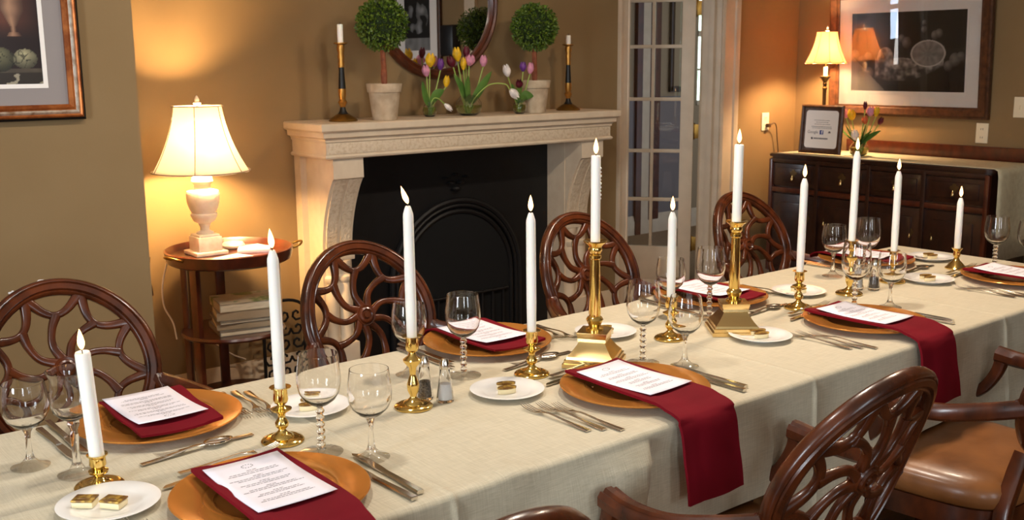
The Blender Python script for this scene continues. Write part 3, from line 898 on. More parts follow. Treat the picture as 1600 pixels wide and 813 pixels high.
def make_chair(label):
    root = thing('dining_armchair', label, 'chair', (0, 0, 0), 0)
    RU, RV = 0.201, 0.207
    # rim, moulded
    def rimpt(a, k=1.0):
        ru, rv = RU * k, RV * k
        u = ru * math.cos(a) * (1.0 - 0.10 * max(0, -math.sin(a)) ** 2)
        return (u, rv * math.sin(a) * (1.05 if math.sin(a) < 0 else 1.0))
    uv = [rimpt(2 * PI * k / 64) for k in range(64)]
    pr = [(-0.017, -0.010), (-0.013, -0.014), (0.013, -0.014), (0.017, -0.010), (0.017, 0.006), (0.0135, 0.011), (0.010, 0.0125), (0.0075, 0.010), (0.005, 0.0145), (-0.005, 0.0145), (-0.0075, 0.010), (-0.010, 0.0125), (-0.0135, 0.011), (-0.017, 0.006)]
    pr2 = [(a, -b) for a, b in pr][::-1]
    full = [(a * 1.22, b * 1.2) for a, b in [(-0.017, -0.006), (-0.0135, -0.011), (-0.010, -0.0125), (-0.0075, -0.010), (-0.005, -0.0145), (0.005, -0.0145), (0.0075, -0.010), (0.010, -0.0125), (0.0135, -0.011), (0.017, -0.006),
            (0.017, 0.006), (0.0135, 0.011), (0.010, 0.0125), (0.0075, 0.010), (0.005, 0.0145), (-0.005, 0.0145), (-0.0075, 0.010), (-0.010, 0.0125), (-0.0135, 0.011), (-0.017, 0.006)]]
    bm = bmesh.new(); back_sweep(bm, uv, full, closed=True); finish('back_rim', bm, M['chairwood'], root, angle=40)
    # spider web: scallops and spokes
    N = 9
    bm = bmesh.new(); bar = rrect(0.0195, 0.017, 0.3)
    for k in range(N):
        am = PI / 2 + 2 * PI * k / N
        a0, a1 = am - PI / N, am + PI / N
        p0 = Vector(rimpt(a0, 0.955)); p1 = Vector(rimpt(a1, 0.955)); pm = Vector(rimpt(am, 0.66))
        ctl = [p0, p0.lerp(pm, 0.52) + (Vector((0, 0)) - p0.lerp(pm, 0.52)) * 0.075, pm, p1.lerp(pm, 0.52) + (Vector((0, 0)) - p1.lerp(pm, 0.52)) * 0.075, p1]
        uvp = [(q.x, q.y) for q in bez([(c.x, c.y, 0) for c in ctl], 6)]
        back_sweep(bm, uvp, bar, scales=[1.35 - 0.45 * math.sin(PI * i / (len(uvp) - 1)) for i in range(len(uvp))])
        # curved spoke
        sgn = -1.35
        q0 = Vector((0.022 * math.cos(am), 0.022 * math.sin(am))); d = pm - q0; perp = Vector((-d.y, d.x)).normalized() * 0.016 * sgn
        ctl = [q0, q0.lerp(pm, 0.35) + perp * 0.9, q0.lerp(pm, 0.7) + perp * 0.7, pm]
        uvp = [(q.x, q.y) for q in bez([(c.x, c.y, 0) for c in ctl], 5)]
        back_sweep(bm, uvp, bar, scales=[1.25 - 0.35 * math.sin(PI * i / (len(uvp) - 1)) for i in range(len(uvp))])
    finish('web_splat', bm, M['chairwood'], root, angle=50)
    bm = bmesh.new()
    nrm = bknorm(0, 0)
    mxh = Matrix.Translation(BK(0, 0)) @ nrm.to_track_quat('Z', 'Y').to_matrix().to_4x4()
    hp_ = [(0, 0.018), (0.008, 0.018), (0.010, 0.013), (0.014, 0.013), (0.018, 0.018), (0.023, 0.016), (0.025, 0.011), (0.030, 0.012), (0.034, 0.006)]
    lathe(bm, hp_ + [(r, -z) for r, z in hp_[::-1]], 28, mx=mxh); finish('hub_rosette', bm, M['chairwood'], root, angle=30)
    # seat frame
    def outline(r, n=64, e=4.5):
        out = []
        for k in range(n):
            a = 2 * PI * k / n; c, s = math.cos(a), math.sin(a)
            x = math.copysign(abs(c) ** (2 / e), c); y = math.copysign(abs(s) ** (2 / e), s)
            w = 0.225 + 0.045 * (y + 1) / 2
            out.append((x * w * r, y * 0.235 * r + 0.02 + (0.012 * (1 - x * x) if y > 0 else 0) * r))
        return out
    bm = bmesh.new(); o1 = outline(1.02)
    prism(bm, o1, 0.375, 0.432); finish('seat_frame', bm, M['chairwood'], root, angle=40)
    bm = bmesh.new(); rings = []
    lv = [(1.0, 0.432), (1.035, 0.440), (1.045, 0.458), (1.03, 0.477), (0.985, 0.491), (0.9, 0.501), (0.75, 0.508), (0.55, 0.510), (0.3, 0.510)]
    for r, z in lv: rings.append([bm.verts.new((x, y, z - 0.01 * (y > 0.2) * 0)) for x, y in outline(r, e=4.5 if r > 0.7 else 3)])
    for a, b in zip(rings, rings[1:]):
        for i in range(64): bm.faces.new((a[i], a[(i + 1) % 64], b[(i + 1) % 64], b[i]))
    bm.faces.new(rings[-1]); bm.faces.new(rings[0][::-1])
    finish('leather_seat', bm, M['leather'], root, angle=60)
    for s in (-1, 1):
        # arm: outward sweeping rail with knuckle end
        pb = BK(s * 0.203, -0.055)
        ctl = [pb, (s * 0.246, pb.y + 0.065, 0.690), (s * 0.283, pb.y + 0.15, 0.675), (s * 0.292, pb.y + 0.235, 0.672), (s * 0.288, 0.055, 0.680)]
        pts = bez(ctl, 7); n = len(pts)
        arm_prof = [(-0.019, -0.010), (-0.012, -0.016), (0.012, -0.016), (0.019, -0.010), (0.021, 0.004), (0.016, 0.012), (0.010, 0.010), (0.006, 0.015), (-0.006, 0.015), (-0.010, 0.010), (-0.016, 0.012), (-0.021, 0.004)]
        bm = bmesh.new(); sweep(bm, pts, arm_prof, normals=(0, 0, 1), scales=[(0.95 + 0.25 * (i / (n - 1)) ** 2, 1.25 + 0.1 * (i / (n - 1)) ** 3) for i in range(n)])
        arm = finish('arm', bm, M['chairwood'], root, angle=35)
        # carved leaf at the arm root
        bm = bmesh.new()
        for q in (-0.012, 0, 0.012):
            base = Vector(ctl[0]); sweep(bm, [(base.x + q * 0.5, base.y + 0.01, base.z + 0.016), (base.x + q + s * 0.01, base.y + 0.035, 0.690), (base.x + q + s * 0.022, base.y + 0.06, 0.687)], circ(0.006, 6), scales=[1, 0.9, 0.3])
        finish('carved_leaf', bm, M['chairwood'], arm)
        bm = bmesh.new(); ctl = [(s * 0.289, 0.038, 0.682), (s * 0.288, 0.050, 0.63), (s * 0.283, 0.082, 0.575), (s * 0.272, 0.135, 0.53), (s * 0.262, 0.165, 0.48), (s * 0.260, 0.17, 0.40)]
        pts = bez(ctl, 6); n = len(pts); sweep(bm, pts, rrect(0.032, 0.036, 0.3), normals=(0, 1, 0), scales=[1.05 - 0.2 * math.sin(PI * i / (n - 1)) for i in range(n)])
        finish('arm_support', bm, M['chairwood'], root, angle=35)
        bm = bmesh.new(); sweep(bm, [(s * 0.238, 0.215, 0.38), (s * 0.238, 0.215, 0.0)], rrect(0.044, 0.044, 0.2), normals=(0, 1, 0), scales=[1.0, 0.6]); finish('leg', bm, M['chairwood'], root)
        bm = bmesh.new(); sweep(bm, bez([(s * 0.12, BK(0.12, -0.2).y, BK(0.12, -0.2).z), (s * 0.15, -0.212, 0.50), (s * 0.19, -0.212, 0.40), (s * 0.195, -0.235, 0.2), (s * 0.2, -0.285, 0.0)], 5), rrect(0.034, 0.04, 0.25), normals=(0, 1, 0)); finish('leg', bm, M['chairwood'], root)
    return root


chair0 = make_chair('spider-back armchair in the foreground, its wheel back and arms seen from behind')
chair0.location = (1.602, 1.275, 0)
dup(chair0, (2.545, 1.275, 0), 0, 'armchair at right with its caramel leather seat in full view')
dup(chair0, (0.72, 1.255, 0), 0, 'armchair whose back rail just shows at the bottom edge of the photo')
wall_lab = ['leftmost spider-back armchair, facing the table from below the copper-framed picture', 'spider-back armchair in front of the left side of the fireplace', 'spider-back armchair in front of the right side of the fireplace, behind the tall brass candlestick', 'spider-back armchair standing beside the glazed door, next to the sideboard']
for (x, l) in zip((0.714, 1.563, 2.452, 3.34), wall_lab): dup(chair0, (x, 2.305, 0), PI, l)

# ------------------------------------------------------------------ place settings
def charger_ob():
    return lathe_ob('charger_plate', [(0, 0.004), (0.092, 0.004), (0.096, 0.0075), (0.100, 0.0078), (0.108, 0.0125), (0.112, 0.0125), (0.116, 0.0155), (0.162, 0.0185), (0.167, 0.0195), (0.1685, 0.0175), (0.166, 0.015), (0.115, 0.010), (0.10, 0.001), (0, 0.0)][::-1], M['charger'], seg=72)


def fork_ob():
    bm = bmesh.new(); L = 0.20
    # handle and neck: along +y, tines at +y end
    P = [(0, 0, 0.002), (0, 0.03, 0.0025), (0, 0.07, 0.005), (0, 0.115, 0.008), (0, 0.135, 0.006), (0, 0.15, 0.004)]
    W = [9, 8, 4, 3, 4.5, 11]
    pts = bez(P, 4); n = len(pts)
    ws = []
    for i in range(n):
        t = i / (n - 1) * (len(W) - 1); k = min(int(t), len(W) - 2); ws.append((W[k] + (W[k + 1] - W[k]) * (t - k), 1.0))
    sweep(bm, pts, [(a * 0.001 * 1.0, b) for a, b in [(-1, 0), (-0.6, 0.0014), (0.6, 0.0014), (1, 0), (0.6, -0.001), (-0.6, -0.001)]], normals=(0, 0, 1), scales=ws)
    for q in (-0.0093, -0.0031, 0.0031, 0.0093):
        sweep(bm, [(q, 0.149, 0.004), (q, 0.165, 0.0035), (q, 0.185, 0.006), (q * 0.9, 0.20, 0.010)], [(-0.0018, 0), (0, 0.0009), (0.0018, 0), (0, -0.0009)], normals=(0, 0, 1), scales=[1, 1, 0.9, 0.4])
    return finish('fork', bm, M['steel'], angle=50)


def knife_ob():
    bm = bmesh.new()
    P = [(0, 0, 0.004), (0, 0.05, 0.004), (0, 0.10, 0.004), (0, 0.12, 0.004)]
    sweep(bm, P, [(-0.007, 0), (-0.005, 0.0035), (0.005, 0.0035), (0.007, 0), (0.005, -0.0035), (-0.005, -0.0035)], normals=(0, 0, 1), scales=[(1.1, 1), (0.95, 0.9), (0.8, 0.8), (0.9, 0.6)])
    poly = [(-0.006, 0.115), (0.006, 0.115), (0.0085, 0.14), (0.0095, 0.19), (0.006, 0.222), (-0.003, 0.232), (-0.006, 0.225), (-0.0065, 0.14)]
    prism(bm, poly, 0.0028, 0.0046)
    return finish('knife', bm, M['steel'], angle=40)


def spoon_ob():
    bm = bmesh.new()
    P = [(0, 0, 0.002), (0, 0.03, 0.0025), (0, 0.07, 0.006), (0, 0.11, 0.009), (0, 0.13, 0.0065)]
    sweep(bm, bez(P, 4), [(a * 0.001, b) for a, b in [(-1, 0), (-0.6, 0.0014), (0.6, 0.0014), (1, 0), (0.6, -0.001), (-0.6, -0.001)]], normals=(0, 0, 1), scales=[(8 - 5 * (i / 16), 1) for i in range(17)])
    # bowl: shallow egg-shaped dish
    rings = []
    for s_ in (1.0, 0.8, 0.55, 0.25):
        ring = []
        for k in range(20):
            a = 2 * PI * k / 20; yy = math.cos(a) * 0.030 * s_; xx = math.sin(a) * 0.020 * s_ * (1 + 0.15 * math.cos(a) * -1)
            ring.append(bm.verts.new((xx, 0.157 + yy, 0.0085 - 0.0075 * (1 - s_ ** 2))))
        rings.append(ring)
    for a, b in zip(rings, rings[1:]):
        for i in range(20): bm.faces.new((a[i], a[(i + 1) % 20], b[(i + 1) % 20], b[i]))
    bm.faces.new(rings[-1])
    o = finish('spoon', bm, M['steel'], angle=60)
    md = o.modifiers.new('thick', 'SOLIDIFY'); md.thickness = 0.0009
    return o


NAPW = 0.166


def napkin_ob(kind, yend=None, drop=0.0, seed=0):
    """folded napkin strip along y in setting-local coordinates (diner towards -y)"""
    z0 = 0.0215
    pts = [(0.140, z0 + 0.001), (0.10, z0), (0.05, z0 + 0.0005), (0.0, z0), (-0.05, z0), (-0.10, z0)]
    if kind == 'hang':
        ye = TY0 - 1.572
        pts += [(-0.15, z0 - 0.001), (-0.175, z0 - 0.007), (ye + 0.005, 0.010), (ye - 0.012, 0.002), (ye - 0.024, -0.022), (ye - 0.034, -0.07), (ye - 0.046, -0.12), (ye - 0.053, -0.162)]
    else:
        pts += [(-0.128, z0)] if drop == 0 else [(-0.135, z0), (-0.165, z0 - 0.006), (-0.185, 0.0)]
    cl = bez([(0, a, b) for a, b in pts], 5)
    bm = bmesh.new(); nx = 16; top = []; bot = []
    n = len(cl)
    for i, p in enumerate(cl):
        t = cl[min(i + 1, n - 1)] - cl[max(i - 1, 0)]; t.normalize(); nn = Vector((0, -t.z, t.y)) * -1
        if nn.z < 0 and abs(t.z) < 0.7: nn = -nn
        nn = Vector((1, 0, 0)).cross(t); nn = -nn if nn.z < -0.01 or (abs(nn.z) < 0.3 and nn.y > 0) else nn
        f = i / (n - 1)
        ra, rb = [], []
        for k in range(nx + 1):
            u = k / nx - 0.5
            w = NAPW * (1 + 0.05 * f)
            sk = -0.012 * f + (-0.0012 * math.sin(12 * f + seed))
            th = 0.0045 + 0.002 * (u < -0.3)
            lift = 0.0
            if p.z > 0.0: lift = 0.0035 * (abs(2 * u) ** 3) * (0.5 + 0.5 * math.sin(9 * f + seed * 1.7)) - 0.0015 * math.cos(6 * u)
            else: lift = 0.004 * math.sin(u * 7 + seed) * min(1, -p.z * 12)
            q = Vector((u * w + sk, p.y, p.z)) + nn * lift
            ra.append(bm.verts.new(q + nn * th)); rb.append(bm.verts.new(q))
        top.append(ra); bot.append(rb)
    for A in (top, bot):
        for a, b in zip(A, A[1:]):
            for k in range(nx): bm.faces.new((a[k], a[k + 1], b[k + 1], b[k]))
    for a, b, c, d in zip(top, top[1:], bot, bot[1:]):
        bm.faces.new((a[0], b[0], d[0], c[0])); bm.faces.new((a[-1], b[-1], d[-1], c[-1]))
    for r, s_ in ((top[0], bot[0]), (top[-1], bot[-1])):
        for k in range(nx): bm.faces.new((r[k], r[k + 1], s_[k + 1], s_[k]))
    return finish('napkin', bm, M['napkin'], angle=50)


def menu_ob(seed):
    rnd = random.Random(seed)
    w, l = 0.142, 0.216; z0 = 0.0295
    def h(x, y): return z0 + 0.006 * (2 * y / l) ** 2 * (1 if y > 0 else 0.4) + 0.0015 * (2 * x / w) ** 2
    root = None
    bm = bmesh.new(); nx, ny = 8, 12; g = []
    for j in range(ny + 1): g.append([bm.verts.new(((i / nx - 0.5) * w, (j / ny - 0.5) * l, h((i / nx - 0.5) * w, (j / ny - 0.5) * l))) for i in range(nx + 1)])
    for j in range(ny):
        for i in range(nx): bm.faces.new((g[j][i], g[j][i + 1], g[j + 1][i + 1], g[j + 1][i]))
    o = finish('menu_card', bm, M['paper'], angle=60)
    md = o.modifiers.new('thick', 'SOLIDIFY'); md.thickness = 0.0006; md.offset = -1
    # lines of small grey type, too small to read in the photo
    bm = bmesh.new()
    def dash(x0, x1, y, hh):
        a = [bm.verts.new((x, yy, h(x, yy) + 0.0003)) for x, yy in ((x0, y - hh), (x1, y - hh), (x1, y + hh), (x0, y + hh))]; bm.faces.new(a)
    y = 0.083
    for k in range(12): 
        a = 2 * PI * k / 12; dash(0.010 * math.cos(a) - 0.0012, 0.010 * math.cos(a) + 0.0012, y + 0.006 * math.sin(a), 0.0009)
    y = 0.066
    for blk in range(6):
        for ln in range(3):
            wd = (0.018 if ln == 0 else rnd.uniform(0.07, 0.11)); x = -wd / 2
            while x < wd / 2:
                q = rnd.uniform(0.003, 0.010); dash(x, min(x + q, wd / 2), y, 0.0008); x += q + 0.0016
            y -= 0.0062
        y -= 0.0065
    t = finish('printed_text', bm, M['ink'], o)
    return o


T_ch = T
plate0 = charger_ob(); fork0 = fork_ob(); knife0 = knife_ob(); spoon0 = spoon_ob()
first = dict(charger=plate0, fork=fork0, knife=knife0, spoon=spoon0)
used = set()


def put(kind, loc, rz, label, group=None):
    src = first[kind]
    cats = dict(charger='plate', fork='fork', knife='knife', spoon='spoon')
    if kind in used:
        o = src.copy(); COL.objects.link(o)
    else:
        o = src; used.add(kind)
    o.location = loc; o.rotation_euler = (0, 0, rz)
    if 'group' in o.keys(): del o['group']
    tag(o, label, cats[kind], group)
    return o


SET = [  # cx, cy, side(+1 diner at -y), napkin kind, description
    (0.741, 1.560, 1, 'hang', 'nearest place setting'),
    (1.635, 1.572, 1, 'hang', 'middle front setting'),
    (2.559, 1.579, 1, 'hang', 'right front setting'),
    (3.455, 1.585, 1, 'hang', 'setting at the right edge'),
    (0.738, 2.062, -1, 'flat', 'setting before the leftmost chair'),
    (1.625, 2.095, -1, 'edge', 'setting before the fireplace'),
    (2.480, 2.058, -1, 'edge', 'setting behind the second tall candlestick'),
    (3.370, 2.088, -1, 'edge', 'farthest wall-side setting'),
]
for si, (cx, cy, sd, nk, ds) in enumerate(SET):
    rz = 0 if sd > 0 else PI
    def W(dx, dy, dz=0.0): return (cx + sd * dx, cy + sd * dy, T + dz)
    put('charger', W(0, 0), rz, 'copper-gold charger plate of the ' + ds, 'charger plates')
    n = napkin_ob('hang' if nk == 'hang' else 'flat', drop=0.0 if nk != 'edge' else 0.02, seed=si)
    n.location = W(0.0 if sd > 0 else 0.002, 0); n.rotation_euler = (0, 0, rz)
    tag(n, 'burgundy napkin %s at the ' % ('hanging over the edge' if nk == 'hang' else 'lying flat') + ds, 'napkin', 'burgundy napkins')
    mn = menu_ob(si); mn.location = W(-0.004 if sd > 0 else 0.0, 0.0 if sd > 0 else -0.02); mn.rotation_euler = (0, 0, rz + (0.06 if si == 1 else 0))
    tag(mn, 'white menu card on the napkin of the ' + ds, 'menu', 'menu cards')
    # forks on the diner's left
    if sd > 0: fk = [(-0.258, -0.125, 0.03), (-0.229, -0.14, 0.02), (-0.204, -0.165, 0.03)]
    else: fk = [(-0.180, -0.10, -0.12), (-0.206, -0.09, -0.10), (-0.228, -0.07, -0.10)]
    for k, (dx, dy, a) in enumerate(fk):
        w_ = ('outer', 'middle', 'inner')[k] if sd > 0 else ('inner', 'middle', 'outer')[k]
        put('fork', W(dx, dy), rz + a, '%s of three dinner forks at the ' % w_ + ds, 'dinner forks')
    for k, (dx, dy, a) in enumerate([(0.181, -0.165, 0.04), (0.204, -0.150, -0.02)] if sd > 0 else [(0.178, -0.145, 0.02), (0.204, -0.11, 0.03)]):
        put('knife', W(dx, dy), rz + a, '%s of two dinner knives at the ' % ('inner', 'outer')[k] + ds, 'dinner knives')
    # dessert fork and spoon or knife across the top
    yy = 0.182 if sd > 0 else 0.190
    put('fork', W(-0.085 if sd > 0 else -0.115, yy + (0.010 if sd > 0 else 0.004), 0.005 if sd > 0 else 0), rz - PI / 2 + 0.03, 'dessert fork above the charger, ' + ds, 'dessert forks')
    if sd > 0: put('knife', W(0.10, yy - 0.008), rz + PI / 2 + 0.085, 'butter knife above the charger, ' + ds, 'dessert knives and spoons')
    else: put('spoon', W(0.115, yy + 0.022), rz + PI / 2 + 0.08, 'dessert spoon above the charger, ' + ds, 'dessert knives and spoons')

# ------------------------------------------------------------------ bread plates with sweets
bp0 = lathe_ob('bread_plate', [(0, 0.0), (0.05, 0.0), (0.052, 0.003), (0.082, 0.0105), (0.0835, 0.012), (0.082, 0.0125), (0.055, 0.0065), (0.05, 0.0045), (0, 0.0045)], M['china'], seg=56)
BPL = [(0.516, 1.703, 'bottom left corner, holding gold foil sweets', 1), (1.018, 1.931, 'behind the beaded goblet at left', 0), (1.409, 1.747, 'in the middle of the table before the short candlestick', 0), (1.934, 1.971, 'behind the base of the first tall candlestick', 0),
       (2.217, 1.674, 'in front of the second tall candlestick', 0), (2.751, 1.934, 'behind the candlestick right of the second tall one', 0), (3.226, 1.765, 'left of the farthest front setting', 0), (3.60, 1.965, 'at the far end beside the shortest right candlestick', 0)]
def sweet(kind):
    root = thing('petit_four', 'x', 'sweet')
    bm = bmesh.new(); prism(bm, [(0.021 * math.cos(PI * k / 12), 0.0095 * math.sin(PI * k / 12)) for k in range(24)], 0, 0.011); finish('body', bm, M['cream'] if not kind else M['choc'], root)
    bm = bmesh.new(); prism(bm, [(0.022 * math.cos(PI * k / 12), 0.0105 * math.sin(PI * k / 12)) for k in range(24)], 0.0112, 0.0150); finish('topping', bm, M['choc'], root)
    return root
sw = sweet(0); swu = False
def foil(label, loc, a):
    r = thing('foil_sweet', label, 'sweet', loc, a)
    bm = bmesh.new(); box(bm, (0, 0, 0.0055), (0.036, 0.028, 0.011), 0.003); finish('body', bm, M['cream'], r)
    bm = bmesh.new(); box(bm, (0, 0, 0.0128), (0.037, 0.029, 0.0034), 0.0015); box(bm, (0, 0, 0.0148), (0.022, 0.014, 0.002), 0.0009); finish('foil_top', bm, M['choc'], r)
foil('gold foil topped sweet nearer the left edge on the bottom left plate', (0.484, 1.724, T + 0.0046), -0.7)
foil('gold foil topped sweet nearer the candle on the bottom left plate', (0.520, 1.690, T + 0.0046), -0.9)
for i, (x, y, l, k) in enumerate(BPL):
    o = bp0 if i == 0 else bp0.copy()
    if i: COL.objects.link(o)
    o.location = (x, y, T); tag(o, 'small white bread plate ' + l, 'plate', 'bread plates')
    for j, (dx, dy, a) in enumerate([] if k else [(-0.010, -0.012, 0.25 - 0.6), (0.008, 0.014, 0.15 - 0.6)]):
        lab = '%s petit four on the plate %s' % (('nearer', 'farther')[j], l)
        if not swu: sw.location = (x + dx, y + dy, T + 0.0046); sw.rotation_euler = (0, 0, a); s2 = sw; swu = True
        else: s2 = dup(sw, (x + dx, y + dy, T + 0.0046), a)
        s2['label'] = lab; s2['category'] = 'sweet'; s2['group'] = 'petits fours on the bread plates'

# ------------------------------------------------------------------ glasses
def wall_prof(outer, t, zfloor):
    """outer bowl profile -> closed glass profile with inner wall"""
    return outer


def goblet(kind):
    o = []
    if kind == 'bead':
        foot = [(0, 0), (0.0405, 0.0), (0.041, 0.0015), (0.036, 0.003), (0.018, 0.005), (0.009, 0.008)]
        st = []
        for k in range(6):
            z = 0.010 + k * 0.0135; st += [(0.0048, z), (0.0082, z + 0.0045), (0.0082, z + 0.0085), (0.0048, z + 0.013)]
        bowl = [(0.007, 0.093), (0.017, 0.098), (0.030, 0.108), (0.038, 0.122), (0.0415, 0.140), (0.0415, 0.157), (0.039, 0.178), (0.0365, 0.198)]
        inner = [(0.0353, 0.198), (0.0378, 0.178), (0.0402, 0.157), (0.0402, 0.140), (0.0367, 0.123), (0.029, 0.1105), (0.016, 0.1015), (0, 0.0985)]
    elif kind == 'smooth':
        foot = [(0, 0), (0.034, 0.0), (0.0345, 0.0015), (0.028, 0.004), (0.016, 0.009), (0.009, 0.017)]
        st = [(0.0062, 0.026), (0.005, 0.04), (0.0045, 0.055), (0.0052, 0.068), (0.0075, 0.074)]
        bowl = [(0.010, 0.079), (0.022, 0.086), (0.034, 0.098), (0.0405, 0.114), (0.0415, 0.130), (0.040, 0.150), (0.0365, 0.173)]
        inner = [(0.0353, 0.173), (0.0388, 0.150), (0.0402, 0.130), (0.0392, 0.115), (0.033, 0.100), (0.021, 0.0885), (0, 0.083)]
    else:
        foot = [(0, 0), (0.034, 0.0), (0.0345, 0.002), (0.027, 0.005), (0.014, 0.011), (0.009, 0.02)]
        st = [(0.007, 0.03), (0.0065, 0.05), (0.0075, 0.07), (0.0065, 0.085), (0.010, 0.092), (0.0105, 0.097)]
        bowl = [(0.010, 0.102), (0.020, 0.108), (0.032, 0.120), (0.0365, 0.136), (0.0355, 0.155), (0.0335, 0.172), (0.035, 0.185), (0.040, 0.196)]
        inner = [(0.0388, 0.196), (0.0338, 0.185), (0.0322, 0.172), (0.0342, 0.155), (0.0352, 0.137), (0.031, 0.122), (0.019, 0.111), (0, 0.107)]
    root = thing('wine_glass', 'x', 'glass')
    lathe_ob('foot', foot + [(0, foot[-1][1])], M['thin'], root, seg=40, angle=60)
    lathe_ob('stem', [(0, foot[-1][1])] + [foot[-1]] + st + [bowl[0], (0, bowl[0][1])], M['glass'], root, seg=28, angle=60)
    lathe_ob('bowl', [(0, bowl[0][1])] + bowl + inner, M['glass'], root, seg=44, angle=60)
    return root


gsrc = {k: goblet(k) for k in ('bead', 'smooth', 'flare')}
GL = [(0.466, 1.98, 'smooth', 0.93, 'round-bowled wine glass nearest the left edge of the photo'), (0.521, 1.885, 'flare', 1.0, 'tulip wine glass with a flared rim behind the leftmost candle'),
      (0.912, 1.694, 'bead', 0.985, 'goblet with beaded stem beside the second candlestick from the left'), (0.971, 1.610, 'smooth', 1.0, 'smooth-stemmed wine glass in front of the nearest beaded goblet'),
      (1.322, 2.005, 'smooth', 1.0, 'smooth wine glass partly hidden behind the candle by the shakers'), (1.414, 1.915, 'bead', 1.0, 'beaded goblet just right of the pepper and salt shakers'),
      (1.810, 1.715, 'bead', 1.03, 'beaded goblet right of the first tall candlestick base'), (1.867, 1.630, 'smooth', 1.01, 'smooth wine glass in front of the middle short candlestick'),
      (2.205, 1.985, 'smooth', 1.0, 'smooth wine glass behind the middle short candle'), (2.284, 1.906, 'bead', 1.04, 'beaded goblet left of the second tall candlestick'),
      (2.642, 1.667, 'bead', 1.06, 'beaded goblet above the right front charger'), (2.792, 1.643, 'smooth', 0.95, 'smooth wine glass before the far shakers'),
      (3.06, 2.02, 'smooth', 1.02, 'smooth wine glass behind the tall leaning candle at right'), (3.15, 1.95, 'bead', 1.0, 'beaded goblet between the two far candles at right'),
      (3.589, 1.722, 'bead', 0.94, 'beaded goblet behind the napkin at the right edge'), (3.642, 1.63, 'smooth', 1.0, 'wine glass cut off by the right edge of the photo')]
seen = set()
for x, y, k, s_, l in GL:
    o = gsrc[k] if k not in seen else dup(gsrc[k], (0, 0, 0))
    seen.add(k)
    o.location = (x, y, T); o.scale = (1, 1, s_); tag(o, l, 'glass', 'wine glasses')

# ------------------------------------------------------------------ shakers
def shaker(fill, label, loc):
    r = thing('shaker', label, 'shaker', loc)
    lathe_ob('glass_body', [(0, 0), (0.0185, 0), (0.0195, 0.003), (0.0175, 0.02), (0.0125, 0.055), (0.0105, 0.075), (0.009, 0.078), (0.0085, 0.075), (0.011, 0.054), (0.0155, 0.02), (0.0165, 0.006), (0, 0.005)], M['glass'], r, seg=12, angle=60)
    lathe_ob('contents', [(0, 0.0065), (0.0155, 0.0065), (0.0150, 0.02), (0.0125, 0.040), (0, 0.042)], M[fill], r, seg=12)
    lathe_ob('metal_cap', [(0, 0.074), (0.0115, 0.074), (0.012, 0.078), (0.011, 0.088), (0.007, 0.097), (0, 0.0995)], M['steel'], r, seg=20)
    return r
shaker('pepper', 'glass pepper shaker left of its salt shaker, near the candlestick at centre left', (1.247, 1.835, T))
shaker('salt', 'glass salt shaker right of the pepper shaker at centre left', (1.270, 1.790, T))
shaker('salt', 'far glass salt shaker behind the beaded goblet at right', (2.945, 1.850, T))
shaker('pepper', 'far glass pepper shaker behind the smooth wine glass at right', (2.978, 1.812, T))

# ------------------------------------------------------------------ candles and candlesticks
def candle(label, loc, L, lean=(0, 0), flame_lean=0.0, group='lit taper candles', lit=True, r=0.0112, tip=True):
    root = thing('taper_candle', label, 'candle', loc, 0, group)
    root.rotation_euler = (lean[1], lean[0], 0)
    if tip and lit: prof = [(0, 0), (r * 0.92, 0), (r * 1.04, L * 0.3), (r * 0.98, L - 0.022), (r * 0.93, L - 0.016), (r * 0.6, L - 0.004), (r * 0.45, L), (0, L - 0.001)]
    else: prof = [(0, 0), (r, 0), (r, L - 0.003), (r * 0.9, L), (r * 0.5, L - 0.002), (0, L - 0.003)]
    lathe_ob('wax_stick', prof, M['wax'], root, seg=24, angle=60)
    tube_ob('wick', [(0, 0, L - 0.003), (0, 0, L + 0.004), (0.001, 0, L + 0.009)], 0.0009, M['blackedge'], root, 6)
    if lit:
        fl = flame_lean
        pf = [(0, 0), (0.0032, 0.003), (0.0056, 0.009), (0.006, 0.014), (0.0048, 0.022), (0.0025, 0.031), (0, 0.038)]
        bm = bmesh.new(); lathe(bm, pf, 16, (0, 0, 0))
        for v in bm.verts: v.co = Vector((v.co.x + fl * v.co.z * 0.774, v.co.y - fl * v.co.z * 0.633, v.co.z + L + 0.004))
        finish('flame', bm, M['flame'], root)
    return root


def stick_prof(h, rb=0.042):
    """turned brass candlestick with round base"""
    q = [(0, 0), (rb, 0), (rb + 0.001, 0.003), (rb - 0.002, 0.0065), (rb - 0.009, 0.009), (rb - 0.010, 0.0075), (rb - 0.018, 0.009), (rb - 0.020, 0.013), (0.013, 0.017), (0.008, 0.022)]
    s0, s1 = 0.024, h - 0.036
    def S(t): return s0 + (s1 - s0) * t
    q += [(0.007, S(0.02)), (0.0125, S(0.14)), (0.0135, S(0.28)), (0.009, S(0.42)), (0.0065, S(0.50)), (0.0075, S(0.56)), (0.0085, S(0.66)), (0.020, S(0.80)), (0.0205, S(0.84)), (0.009, S(0.93)), (0.007, S(1.0))]
    q += [(0.0125, h - 0.032), (0.0145, h - 0.026), (0.0135, h - 0.010), (0.0135, h - 0.004), (0.021, h - 0.0015), (0.021, h), (0.0122, h - 0.001), (0.0118, h - 0.02), (0, h - 0.02)]
    return q


